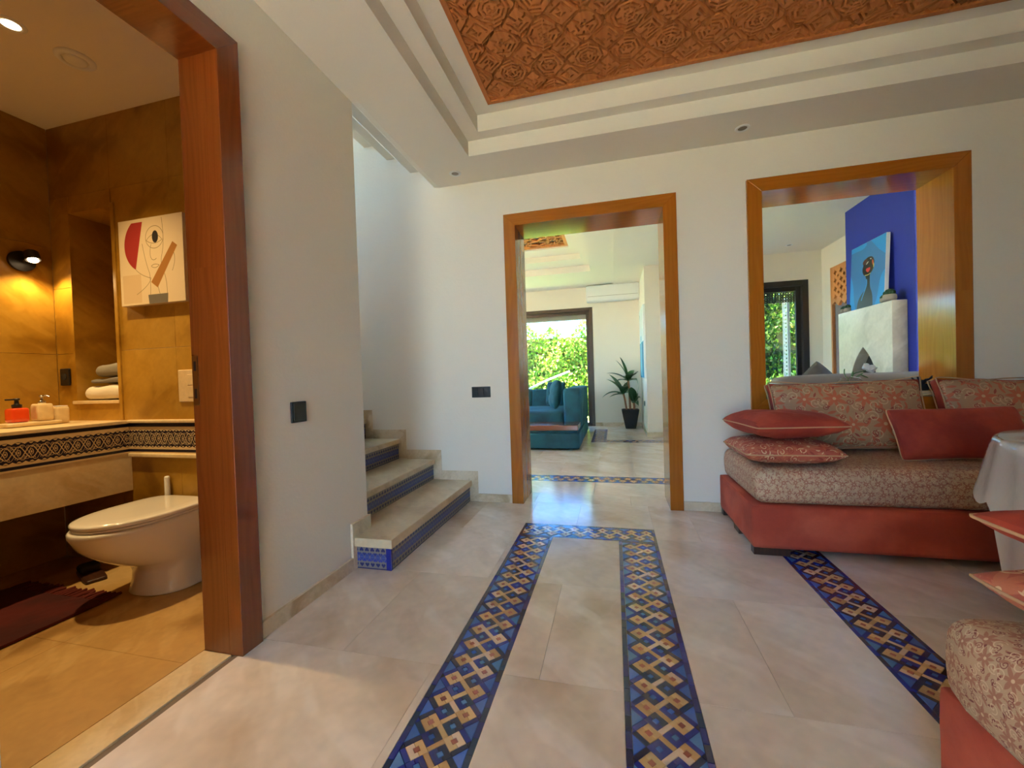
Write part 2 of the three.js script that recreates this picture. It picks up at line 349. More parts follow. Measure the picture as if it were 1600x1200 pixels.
mosaics.forEach((list, set) => {
  list = list.filter((t) => t.pts.length > 2);
  list.sort((a, b) => a.dist - b.dist);
  const rest = new Map(), own = set < 2 ? 300 : 0;
  list.forEach((t, i) => {
    const m = pick(TILE[t.kind]), g = tileGeo(t.pts);
    if (i < own) mesh('tile', g, m, trims[set]); else rest.set(m, [...(rest.get(m) ?? []), g]);
  });
  if (rest.size) {
    const g = mergeGeometries([...rest.values()].map((l) => mergeGeometries(l)), true);
    mesh('small_tiles', g, [...rest.keys()], trims[set], { kind: 'stuff' });
  }
});

// ---- walls
{
  // back wall with the passage and the long opening above the sofa
  mesh('wall_back', [B(-1.45, 0, ZB2, -0.715, 2.8, ZB), B(-0.715, 2.14, ZB2, 0.39, 2.8, ZB), B(0.39, 0, ZB2, 0.955, 2.8, ZB), B(0.955, 2.16, ZB2, 2.03, 2.8, ZB), B(0.955, 0, ZB2, 2.03, 0.745, ZB), B(2.03, 0, ZB2, 3.4, 2.8, ZB)], M.paint, null, { kind: 'structure' });
  mesh('wall_stair_back', B(-4.4, -0.2, ZB2, -1.45, 5.2, ZB), M.paint, null, { kind: 'structure' });
  // left wall: between stairs and bathroom door, over the door, and on towards the entrance
  mesh('wall_left', [B(-1.487, 0, -1.985, XL, 2.8, -1.2), B(-1.487, 2.18, -1.2, XL, 2.8, -0.34), B(-1.487, 0, -0.34, XL, 2.8, 2.7)], M.paint, null, { kind: 'structure' });
  mesh('wall_stair_front', [B(-4.4, 2.75, -1.985, -1.3, 5.2, -1.75), B(-4.4, 0, -1.985, -1.487, 2.75, -1.94)], M.paint, null, { kind: 'structure' });
  mesh('wall_stair_upper', B(-1.3, 2.6, ZB, -1.18, 5.2, -1.75), M.paint, null, { kind: 'structure' });
  mesh('wall_stair_left', [B(-4.4, -0.2, ZB2, -4.2, 2.5, -1.75), B(-4.4, 4.9, ZB2, -4.2, 5.2, -1.75), B(-4.4, 2.5, ZB2, -4.2, 4.9, -3.0), B(-4.4, 2.5, -2.03, -4.2, 4.9, -1.75)], M.paint, null, { kind: 'structure' });
  mesh('ceiling_stair', B(-4.4, 5.1, ZB2, -1.18, 5.3, -1.75), M.ceil, null, { kind: 'structure' });
  mesh('wall_right', B(3.2, 0, ZB, 3.4, 2.8, 0.96), M.paint, null, { kind: 'structure' });
  mesh('wall_front', [B(0.32, 0, 0.8, 3.4, 2.8, 0.96), B(0.32, 0, 0.8, 0.48, 2.8, 2.7), B(XL, 2.45, 2.5, 0.48, 2.8, 2.7), B(XL, 0, 2.5, -1.3, 2.45, 2.7), B(0.0, 0, 2.5, 0.48, 2.45, 2.7)], M.paint, null, { kind: 'structure' });
  // living room
  mesh('wall_living_back', [B(-4.7, 0, ZW1 - 0.25, -4.3, 2.9, ZW1), B(-4.3, 2.225, ZW1 - 0.25, -0.346, 2.9, ZW1), B(-0.346, 0, ZW1 - 0.25, XW + 0.2, 2.9, ZW1)], M.paint, null, { kind: 'structure' });
  mesh('wall_living_middle', B(XW, 0, ZW1, XW + 0.2, 2.9, ZW2), M.paint, null, { kind: 'structure' });
  mesh('wall_living_far_right', [B(XW + 0.2, 0, ZW2 - 0.2, 0.8, 2.9, ZW2), B(0.8, 2.185, ZW2 - 0.2, 2.645, 2.9, ZW2), B(2.645, 0, ZW2 - 0.2, 3.4, 2.9, ZW2)], M.paint, null, { kind: 'structure' });
  mesh('wall_living_right', [B(XR, 0, ZW2, 3.4, 2.9, -6.17), B(XR, 2.25, -6.17, 3.4, 2.9, -5.3), B(XR, 0, -5.3, 3.4, 2.9, -4.0), B(XR, 2.45, -4.0, 3.4, 2.9, -3.42), B(XR, 0, -3.42, 3.4, 2.9, ZB2)], M.paint, null, { kind: 'structure' });
  mesh('wall_living_left', [B(-4.7, 0, -3.5, -4.5, 2.9, ZB2), B(-4.7, 2.4, -5.6, -4.5, 2.9, -3.5), B(-4.7, 0, ZW1, -4.5, 2.9, -5.6), B(-4.7, 0, ZB2 - 0.05, -4.2, 2.9, ZB2 + 0.1)], M.paint, null, { kind: 'structure' });
  // blue chimney breast and the blue recess beside it
  mesh('wall_chimney', B(2.4, 0, -5.04, XR, 2.62, -4.03, 0.006), M.blue, null, { kind: 'structure' });
  mesh('wall_niche', B(3.1, 0, -6.17, 3.16, 2.3, -5.3), M.blue, null, { kind: 'structure' });
}
// ---- stepped ceiling of the hall
const ring = (o, i, y0, y1) => [B(o[0], y0, o[1], i[0], y1, o[3]), B(i[2], y0, o[1], o[2], y1, o[3]), B(i[0], y0, o[1], i[2], y1, i[1]), B(i[0], y0, i[3], i[2], y1, o[3])];
{
  const c = struct('ceiling');
  const O = [-1.3, ZB, 3.2, 0.8], a = [-0.92, -2.69, 2.95, 0.45], b = [-0.822, -2.605, 2.86, 0.36], d = [-0.72, -2.517, 2.76, 0.26];
  mesh('lower_soffit', ring(O, a, 2.49, 2.592), M.ceil, c);
  mesh('upper_step', ring(O, b, 2.592, 2.7), M.ceil, c);
  mesh('panel_surround', ring(O, d, 2.7, 2.76), M.ceil, c);
  mesh('slab', [B(XL - 0.15, 2.76, -1.985, 3.4, 3.0, 2.7), B(-1.3, 2.76, ZB2, 3.4, 3.0, -1.985), B(XL, 2.49, -1.985, -1.3, 2.76, 0.8), B(XL, 2.49, 0.8, 0.48, 2.76, 2.7)], M.ceil, c);
  // carved wooden panel: strapwork of many-sided rings and rays cut as grooves
  const N = 210, T = 0.42, P = [], idx = [];
  const seeds = []; for (const [x, y, n, w] of [[0, 0, 8, 0.016], [0.5, 0.5, 8, 0.016], [0.5, 0, 6, 0], [0, 0.5, 6, 0], [0.25, 0.25, 4, -0.006], [0.75, 0.25, 4, -0.006], [0.25, 0.75, 4, -0.006], [0.75, 0.75, 4, -0.006]]) for (const ox of [-1, 0, 1]) for (const oy of [-1, 0, 1]) seeds.push([(x + ox) * T, (y + oy) * T, n, w, Math.round(x * 4 + y * 16)]);
  const groove = (x, y) => {
    let a = 1e9, b = 1e9, s0 = null;
    for (const s of seeds) { const d = Math.hypot(x - s[0], y - s[1]) - s[3]; if (d < a) { b = a; a = d; s0 = s; } else if (d < b) b = d; }
    if (b - a < 0.009) return 1;
    const an = Math.atan2(y - s0[1], x - s0[0]) + 0.13, sec = 6.28318 / s0[2], q = ((an % sec) + sec) % sec - sec / 2, r = Math.hypot(x - s0[0], y - s0[1]), poly = r * Math.cos(q);
    const k = Math.floor(poly / 0.0205 + 0.35), f = poly / 0.0205 + 0.35 - k, sc = Math.floor(((an + 6.4) / sec)), hs = H(sc % s0[2], k, s0[4] + 3);
    if (hs < 0.2) return Math.abs(q * r) < 0.0045 ? 1 : 0;             // a ray across the strap
    if (hs < 0.3) return 0;
    return f < 0.4 && Math.abs(Math.abs(q) - sec / 2) * r > 0.004 ? 1 : 0;
  };
  for (let j = 0; j <= N; j++) for (let i = 0; i <= N; i++) P.push(i * T / N, groove((i % N) * T / N, (j % N) * T / N) * 0.022, j * T / N);
  for (let j = 0; j < N; j++) for (let i = 0; i < N; i++) { const a0 = j * (N + 1) + i; idx.push(a0, a0 + 1, a0 + N + 2, a0, a0 + N + 2, a0 + N + 1); }
  const mg = new THREE.BufferGeometry(); mg.setAttribute('position', new THREE.Float32BufferAttribute(P, 3)); mg.setIndex(idx);
  const uv = []; for (let k = 0; k < P.length; k += 3) uv.push(P[k], P[k + 2]); mg.setAttribute('uv', new THREE.Float32BufferAttribute(uv, 2));
  const flat = mg.toNonIndexed(); flat.computeVertexNormals();
  const nx = Math.ceil((d[2] - d[0]) / T), nz = Math.ceil((d[3] - d[1]) / T), im = new THREE.InstancedMesh(flat, M.cedar, nx * nz), mt = new THREE.Matrix4();
  for (let i = 0; i < nx; i++) for (let j = 0; j < nz; j++) im.setMatrixAt(i * nz + j, mt.makeTranslation(d[0] + i * T, 2.7005, d[1] + j * T));
  im.name = 'carved_relief'; im.castShadow = im.receiveShadow = true; im.userData.kind = 'stuff'; c.add(im);
  mesh('panel_moulding', ring([d[0], d[1], d[2], d[3]], [d[0] + 0.025, d[1] + 0.025, d[2] - 0.025, d[3] - 0.025], 2.692, 2.712), M.cedar, c);
}
// ---- stepped underside of the upper flight
{
  const pts = [[-1.301, 2.491], [-1.34, 2.497]]; let x = -1.34, y = 2.497;
  for (let i = 0; i < 9; i++) { pts.push([x - 0.13, y + 0.145], [x - 0.205, y + 0.165]); x -= 0.205; y += 0.135; pts[pts.length - 1][1] = y + 0.012; }
  pts.push([x, y + 0.2], [-1.301, 2.75]);
  const g = ext(pts, 1.07); g.translate(0, 0, ZB);
  mesh('ceiling_upper_flight', metric(g), M.ceil, null, { kind: 'structure' });
}
// ---- living room ceiling
{
  const c = struct('ceiling_living');
  const O = [-4.5, ZW1, XR + 0.3, ZB2], a = [-3.6, -6.6, -0.3, -4.2], b = [-3.48, -6.2, -0.42, -4.32], d = [-3.36, -5.85, -0.56, -4.44];
  mesh('soffit', ring(O, a, 2.6, 2.7), M.ceil, c); mesh('middle_step', ring(O, b, 2.7, 2.78), M.ceil, c); mesh('panel_surround', ring(O, d, 2.78, 2.84), M.ceil, c);
  mesh('lowered_part', B(0.045, 2.575, ZW1, XR + 0.3, 2.605, ZB2), M.ceil, c);
  mesh('slab', B(-4.7, 2.86, ZW1 - 0.25, 3.4, 3.1, ZB2 + 0.02), M.ceil, c);
  mesh('panel_board', B(d[0], 2.838, d[1], d[2], 2.86, d[3]), M.woodDark, c);
  const cell = 0.42, bars = [];
  for (let i = 0; i < 7; i++) for (let j = 0; j < 4; j++) for (let k = 0; k < 8; k++) {
    const x = d[0] + (i + 0.5) * 0.4, z = d[1] + (j + 0.5) * 0.352, an = k * Math.PI / 4 + 0.39, g = new THREE.BoxGeometry(0.15, 0.02, 0.022); g.translate(0.125, 0, 0); g.rotateY(an); g.translate(x, 2.826, z); bars.push(g);
    const h = new THREE.BoxGeometry(0.075, 0.02, 0.02); h.rotateY(Math.PI / 2); h.translate(0.09, 0, 0); h.rotateY(an); h.translate(x, 2.826, z); bars.push(h);
    const q = new THREE.BoxGeometry(0.16, 0.02, 0.02); q.rotateY(Math.PI / 2); q.translate(0.2, 0, 0); q.rotateY(an + 0.39); q.translate(x, 2.8265, z); bars.push(q);
  }
  mesh('lattice', [...bars.map((g) => metric(g)), ...ring(d, [d[0] + 0.05, d[1] + 0.05, d[2] - 0.05, d[3] - 0.05], 2.8, 2.842)], M.cedarLight, c);
}
// ---- wooden door frames: casings with mitred corners and deep linings
function casing(x0, x1, y1, w, y0 = 0, sill = false) {   // in x, y; 2 cm thick towards +z
  const L = [[[x0 - w, y0], [x0, y0 + (sill ? w : 0)], [x0, y1], [x0 - w, y1 + w]], [[x1, y0 + (sill ? w : 0)], [x1 + w, y0], [x1 + w, y1 + w], [x1, y1]], [[x0 - w, y1 + w], [x0, y1], [x1, y1], [x1 + w, y1 + w]]];
  if (sill) L.push([[x0 - w, y0], [x1 + w, y0], [x1, y0 + w], [x0, y0 + w]]);
  return L.map((p) => ext(p, 0.022, 0.002));
}
{
  const d = struct('door_1', 'wooden frame of the passage to the living room');
  const names = ['casing', 'casing', 'casing_head'];
  casing(-0.69, 0.365, 2.115, 0.088).forEach((g, i) => { g.translate(0, 0, ZB - 0.001); mesh(names[i], i === 2 ? turned(g) : metric(g), M.wood, d); });
  casing(-0.69, 0.365, 2.115, 0.088).forEach((g, i) => { g.translate(0, 0, ZB2 - 0.021); mesh(names[i], i === 2 ? turned(g) : metric(g), M.wood, d); });
  mesh('jamb', B(-0.716, 0, ZB2, -0.69, 2.115, ZB), M.wood, d); mesh('jamb', B(0.365, 0, ZB2, 0.391, 2.115, ZB), M.wood, d);
  mesh('head_lining', turned(B(-0.716, 2.115, ZB2, 0.391, 2.141, ZB)), M.wood, d);
  const w = struct('window_1', 'wood-lined opening above the large sofa');
  casing(0.98, 2.003, 2.135, 0.088, 0.68, true).forEach((g, i) => { g.translate(0, 0, ZB - 0.001); mesh(i > 1 ? 'casing_head' : 'casing', i > 1 ? turned(g) : metric(g), M.wood, w); });
  mesh('jamb', B(0.954, 0.745, ZB2, 0.98, 2.135, ZB), M.wood, w); mesh('jamb', B(2.003, 0.745, ZB2, 2.029, 2.135, ZB), M.wood, w);
  mesh('head_lining', turned(B(0.954, 2.135, ZB2, 2.029, 2.161, ZB)), M.wood, w);
  mesh('sill', turned(B(0.954, 0.742, ZB2 - 0.03, 2.029, 0.77, ZB + 0.02, 0.004)), M.wood, w);
  const b = struct('door_2', 'red-brown wooden frame of the bathroom door');
  casing(0.37, 1.17, 2.152, 0.088).forEach((g, i) => { g.rotateY(Math.PI / 2); g.translate(XL - 0.001, 0, 0); mesh(names[i], i === 2 ? turned(g) : metric(g), M.woodDoor, b); });
  mesh('jamb', [B(-1.49, 0, -1.202, -1.375, 2.152, -1.172), B(-1.372, 0, -1.202, XL - 0.001, 2.152, -1.17)], M.woodDoor, b);
  mesh('jamb', [B(-1.49, 0, -0.37, -1.43, 2.152, -0.34), B(-1.38, 0, -0.37, XL, 2.152, -0.34)], M.woodDoor, b);
  mesh('head_lining', turned(B(-1.49, 2.152, -1.202, XL, 2.182, -0.338)), M.woodDoor, b);
  const sp = mesh('strike_plate', B(-1.487, 0.905, -1.1722, -1.462, 1.085, -1.1695), M.brass, b);
  mesh('keyhole', [B(-1.479, 1.03, -1.1698, -1.469, 1.065, -1.1688), B(-1.479, 0.93, -1.1698, -1.469, 0.965, -1.1688)], M.black, sp);
  const leaf = struct('door_3', 'white edge of the sliding bathroom door'); mesh('leaf', B(-1.425, 0.01, -0.612, -1.39, 2.14, 0.1, 0.002), M.white, leaf);
}
// ---- skirting
{
  const bb = struct('baseboard_back'); 
  for (const [a, b] of [[-1.055, -0.78], [0.455, 1.3], [1.3, 2.2], [2.2, 3.2]]) mesh('skirting', B(a + 0.0006, 0, ZB - 0.002, b - 0.0006, 0.062, ZB + 0.013, 0.002), M.skirt, bb);
  const bl = struct('baseboard_left');
  for (const [a, b] of [[-1.832, -1.545], [-1.545, -1.262], [-0.28, 0.6], [0.6, 2.45]]) mesh('skirting', B(XL - 0.002, 0, a + 0.0006, XL + 0.013, 0.064, b - 0.0006, 0.002), M.skirt, bl);
  mesh('skirting', B(XL - 0.02, 0, -1.998, XL + 0.013, 0.238, -1.833, 0.002), M.skirt, bl);
  const lv = struct('baseboard_living');
  for (const [a, b] of [[-0.34, 0.1], [0.1, XW]]) mesh('skirting', B(a + 0.0006, 0, ZW1 - 0.002, b - 0.0006, 0.07, ZW1 + 0.013), M.skirt, lv);
  mesh('skirting', B(XW - 0.013, 0, ZW1, XW, 0.07, -7.2), M.skirt, lv); mesh('skirting', B(XW - 0.013, 0, -7.199, XW, 0.07, ZW2 + 0.014), M.skirt, lv);
  mesh('skirting', B(XW, 0, ZW2, XW + 0.3, 0.07, ZW2 + 0.013), M.skirt, lv);
  for (const [a, b] of [[-4.2, -2.5], [-2.5, -0.79], [0.47, 2.4]]) mesh('skirting', B(a, 0, ZB2 - 0.013, b - 0.001, 0.07, ZB2), M.skirt, lv);
}
// ---- stairs: stone treads on risers of painted tiles
{
  const st = struct('staircase', 'stone stairs with blue tiled risers going up behind the white wall');
  const rt = canvasTex(512, 256, (g) => {
    g.fillStyle = '#82796c'; g.fillRect(0, 0, 512, 256);
    const heart = (x, y, s, up, c) => { g.save(); g.translate(x, y); if (!up) g.scale(1, -1); g.fillStyle = c; g.beginPath(); g.moveTo(0, -s); g.lineTo(s * 0.95, s * 0.05); g.arc(s * 0.47, s * 0.3, s * 0.5, -0.5, 2.4); g.lineTo(0, s * 0.3); g.arc(-s * 0.47, s * 0.3, s * 0.5, 0.7, 3.7); g.closePath(); g.fill(); g.restore(); };
    for (let i = 0; i < 8; i++) {
      const x = 32 + i * 64; g.fillStyle = '#34488e'; g.beginPath(); g.moveTo(x, 84); g.lineTo(x + 32, 128); g.lineTo(x, 172); g.lineTo(x - 32, 128); g.fill();
      for (const o of [0]) { heart(x, 46, 24, true, '#1a1e5c'); heart(x + 32, 98, 22, false, '#222c78'); heart(x - 480, 98, 22, false, '#222c78'); heart(x + 32, 158, 22, true, '#2a3894'); heart(x - 480, 158, 22, true, '#2a3894'); heart(x, 210, 24, false, '#1a1e5c'); }
    }
    g.fillStyle = '#1c1e58'; g.fillRect(0, 0, 512, 12); g.fillRect(0, 244, 512, 12);
    g.fillStyle = 'rgba(190,180,165,0.6)'; for (let i = 0; i < 4; i++) g.fillRect(i * 128, 12, 2, 232); g.fillRect(0, 127, 512, 2);
  });
  rt.repeat.set(1 / 0.25, 1);
  const rm = std({ map: rt, roughness: 0.3, clearcoat: 0.3, clearcoatRoughness: 0.1 });
  const rm2 = rm;
  const uvTile = (g, y0, h) => { const uv = g.attributes.uv; for (let i = 0; i < uv.count; i++) uv.setY(i, (uv.getY(i) - y0) / h); return g; };
  for (let i = 0; i < 8; i++) {
    const f = -1.11 - 0.306 * i, y = 0.165 * (i + 1), zf = i ? -1.985 : -1.843, back = f - 0.34;
    if (i) mesh('tread', B(back, y - 0.042, ZB + 0.004, f, y - 0.003, zf, 0.006), M.tread, st);
    else { const tg = ext([[back, -ZB - 0.004], [f, -ZB - 0.004], [f, -zf], [XL + 0.014, -zf], [XL + 0.014, 1.987], [back, 1.987]], 0.039, 0.004); tg.rotateX(-Math.PI / 2); tg.translate(0, y - 0.042, 0); mesh('tread', metric(tg), M.tread, st); }
    const rx = f - 0.018, r0 = i ? y - 0.165 - 0.004 : 0, n = 4, zs = i ? -1.985 : -1.862, step = (zs - ZB) / n;
    for (let k = 0; k < n; k++) mesh('riser_tile', uvTile(B(rx - 0.012, r0, ZB + k * step + 0.0005, rx, y - 0.042, ZB + (k + 1) * step - 0.0005), r0, y - 0.042 - r0), rm, st);
    if (!i) {
      mesh('riser_tile', uvTile(B(XL + 0.014, 0, -1.874, rx - 0.027, y - 0.042, -1.862), 0, y - 0.042), rm2, st);
      mesh('corner_tile', B(rx - 0.026, 0, -1.875, rx + 0.0015, y - 0.042, -1.8605), TILE.navy[2], st);
    }
    mesh('core', i ? B(back + 0.02, r0 - 0.02, ZB + 0.006, rx - 0.012, y - 0.042, -1.987) : B(XL + 0.014, 0.001, ZB + 0.006, rx - 0.012, y - 0.042, -1.876), M.grout, st);
    mesh('stair_skirting', B(f + 0.055 - 0.306 + 0.0006, y - 0.165, ZB - 0.001, f + 0.055 - 0.0006, y + 0.073, ZB + 0.0035, 0.001), M.skirt, st);
  }
  mesh('landing', B(-4.2, 1.2, ZB, -3.25, 1.32, -1.985), M.tread, st);
}
// ---- garden windows
function frameBars(x0, x1, y0, y1, w, z, d, mat, parent, name = 'frame') {
  mesh(name, B(x0, y0, z, x0 + w, y1, z + d, 0.004), mat, parent); mesh(name, B(x1 - w, y0, z, x1, y1, z + d, 0.004), mat, parent);
  mesh(name, B(x0 + w, y1 - w, z, x1 - w, y1, z + d, 0.004), mat, parent); mesh(name, B(x0 + w, y0, z, x1 - w, y0 + w * 0.5, z + d, 0.004), mat, parent);
}
{
  const w = struct('window_2', 'dark brown sliding garden door of the living room');
  frameBars(-4.3, -0.346, 0, 2.225, 0.06, ZW1 - 0.1, 0.11, M.alu, w);
  const sash = (x0, x1, z) => { frameBars(x0, x1, 0.03, 2.17, 0.065, z, 0.035, M.alu, w, 'sash'); mesh('pane', B(x0 + 0.05, 0.06, z + 0.014, x1 - 0.05, 2.11, z + 0.02), M.glass, w); };
  sash(-1.78, -0.405, ZW1 - 0.09); sash(-3.1, -1.72, ZW1 - 0.05); sash(-4.25, -3.04, ZW1 - 0.09);
  mesh('handle', B(-0.455, 1.03, ZW1 - 0.055, -0.435, 1.2, ZW1 - 0.035, 0.006), M.black, w);
  mesh('shutter_box', B(-4.25, 2.03, ZW1 - 0.23, -0.41, 2.17, ZW1 - 0.13), M.grey, w);
  const v = struct('window_3', 'dark framed garden window with a half raised roller shutter');
  frameBars(0.8, 2.645, 0, 2.185, 0.075, ZW2 - 0.1, 0.11, M.aluDark, v);
  frameBars(1.95, 2.57, 0.03, 2.11, 0.06, ZW2 - 0.09, 0.04, M.aluDark, v, 'sash');
  mesh('pane', B(2.0, 0.06, ZW2 - 0.075, 2.52, 2.06, ZW2 - 0.069), M.glass, v);
  mesh('pane', B(0.86, 0.06, ZW2 - 0.075, 1.98, 2.1, ZW2 - 0.069), M.glass, v);
  for (let k = 0; k < 6; k++) {   // roller slats with light slots
    const y = 2.125 - k * 0.036, holes = [];
    for (let x = 0.9; x < 2.5; x += 0.034) holes.push([[x, 0.012], [x + 0.017, 0.012], [x + 0.017, 0.021], [x, 0.021]]);
    const g = ext([[0.87, 0], [2.57, 0], [2.57, 0.0335], [0.87, 0.0335]], 0.008, 0, holes); g.translate(0, y - 0.036, ZW2 - 0.15); mesh('shutter_slat', metric(g), M.aluDark, v);
  }
  // entrance door behind the camera
  const e = struct('door_4', 'glazed entrance door'); frameBars(-1.3, 0.0, 0, 2.45, 0.05, 2.55, 0.1, M.wood, e); mesh('pane', B(-1.26, 0.03, 2.59, -0.04, 2.41, 2.596), M.glass, e);
  const s = struct('window_4', 'stairwell window'); mesh('pane', B(-4.32, 2.5, -3.0, -4.314, 4.9, -2.03), M.glass, s);
  const rw = struct('window_6', 'narrow side window of the living room'); mesh('pane', B(3.1, 0, -4.0, 3.106, 2.45, -3.42), M.glass, rw);
  const l = struct('window_5', 'side window of the living room'); mesh('pane', B(-4.62, 0, -5.6, -4.612, 2.4, -3.5), M.glass, l);
  for (const z of [-5.6, -4.58, -3.56]) mesh('stile', B(-4.66, 0, z, -4.58, 2.4, z + 0.06), M.alu, l);
}
// ---- outdoors
{
  const gt = dataTex(512, 512, (u, v) => mixc([96, 132, 48], [62, 98, 30], fbm(u * 40, v * 40, 40, 4, 2)), 3);
  const pt = dataTex(512, 512, marble([226, 214, 196], [206, 190, 168], [234, 226, 212], 9), 2);
  mesh('ground', B(-40, -0.6, -30, 40, -0.21, 30), std({ map: gt, roughness: 0.9 }), null, { kind: 'structure' });
  const lawn = mesh('lawn', [B(-12, -0.21, -10.4, 3.2, -0.07, -8.85)], std({ map: gt, roughness: 0.9 }), null, { kind: 'structure' });
  mesh('terrace', [B(-9, -0.21, -8.84, 3.2, -0.03, ZW1 - 0.26), B(-9, -0.21, ZW1 - 0.26, -4.71, -0.03, 2), B(-6, -0.21, 2.71, 5, -0.03, 8), B(0.7, -0.21, ZW1 - 0.25, 6, -0.03, ZW2 - 0.21), B(3.41, -0.21, ZW2 - 0.21, 7, -0.03, -1)], std({ map: pt, roughness: 0.8 }), null, { kind: 'structure' });
  const leafG = (() => { const P = [0, 0, 0, 0.5, 0.28, 0.08, 0, 1, 0, -0.5, 0.28, 0.08, 0, 0.42, -0.05], I = [0, 1, 4, 1, 2, 4, 2, 3, 4, 3, 0, 4], g = new THREE.BufferGeometry(); g.setAttribute('position', new THREE.Float32BufferAttribute(P, 3)); g.setIndex(I); const n = g.toNonIndexed(); n.computeVertexNormals(); return metric(n); })();
  const leafM = std({ color: 0xffffff, roughness: 0.5, transmission: 0.4, thickness: 0 });
  const bush = (name, label, cat, pos, n, size, where, cols, core, coreM) => {
    const t = thing(name, label, cat, pos);
    const im = new THREE.InstancedMesh(leafG, leafM, n), d = new THREE.Object3D(), c = new THREE.Color();
    for (let i = 0; i < n; i++) {
      const [x, y, z] = where(); d.position.set(x, y, z); d.rotation.set(rr(-1.3, 1.3), rr(0, 6.28), rr(-1.3, 1.3)); d.scale.setScalar(size * rr(0.6, 1.3)); d.updateMatrix(); im.setMatrixAt(i, d.matrix);
      const q = pick(cols); c.setRGB(q[0] / 255 * rr(0.85, 1.15), q[1] / 255 * rr(0.85, 1.15), q[2] / 255, THREE.SRGBColorSpace); im.setColorAt(i, c);
    }
    im.name = 'leaves'; im.castShadow = im.receiveShadow = true; im.userData.kind = 'stuff'; t.add(im);
    mesh('branches', core, coreM, t);
    return t;
  };
  const bark = std({ color: srgb(58, 62, 28), roughness: 0.9 });
  const fresh = [[150, 186, 60], [120, 164, 44], [176, 204, 92], [104, 148, 40]], deep = [[70, 118, 36], [54, 98, 34], [92, 140, 44], [44, 84, 30]];
  bush('hedge', 'tall sunlit garden hedge seen through the sliding glass door', 'hedge', [-2.5, 0, -10.7], 26000, 0.075, () => { const x = rr(-4.5, 4.5), top = 2.15 + 0.18 * Math.sin(x * 3.1 + 1) + 0.14 * Math.sin(x * 7.7), y = top * Math.pow(rnd(), 0.9) + rr(-0.06, 0.12); return [x, y, 0.32 * Math.sqrt(rnd()) + 0.1 * Math.sin(x * 5) * Math.sin(y * 4) + rr(-0.1, 0.05)]; }, fresh, [B(-4.5, -0.1, -0.5, 4.5, 1.95, 0.0)], bark);
  bush('climbing_shrub', 'green leafy shrub outside the window with the roller shutter', 'shrub', [2.75, 0, -9.0], 24000, 0.075, () => { const x = rr(-1.5, 1.5), y = 2.5 * rnd() + rr(0, 0.12), b = 0.26 * Math.sin(y * 3.3) + (y > 1.35 ? 0.15 : 0); return [x, y, b + 0.22 * Math.sin(x * 6 + y) * Math.sin(y * 5) + rr(-0.2, 0.1)]; }, [...fresh, ...deep, ...deep], [B(-1.5, -0.1, -0.7, 1.5, 2.3, -0.18)], bark);
  // slatted shutter leaf outside the window
  const sh = thing('louvred_shutter', 'pale slatted outdoor shutter standing open beside the garden shrub', 'shutter', [2.5, 0, -6.78]);
  mesh('stile', B(-0.035, 0, -0.12, -0.005, 2.0, -0.1, 0.003), M.white, sh); mesh('stile', B(-0.035, 0, 0.02, -0.005, 2.0, 0.06, 0.003), M.white, sh);
  for (let k = 0; k < 34; k++) { const g = new THREE.BoxGeometry(0.006, 0.034, 0.13); g.rotateZ(0.5); g.translate(-0.02, 0.06 + k * 0.057, -0.04); mesh('slat', metric(g), M.white, sh); }
  const pole = mesh('garden_pole', metric(tube([[-1.95, 0.62, -8.6], [-1.35, 0.88, -8.6], [-0.88, 1.05, -8.6]], 0.022, 20)), M.white); tag(pole, 'pale slanting pole in front of the hedge outside the glass door', 'pole');
  mesh('pole_foot', metric(tube([[-1.95, -0.03, -8.6], [-1.95, 0.62, -8.6]], 0.022, 8)), M.white, pole);
}
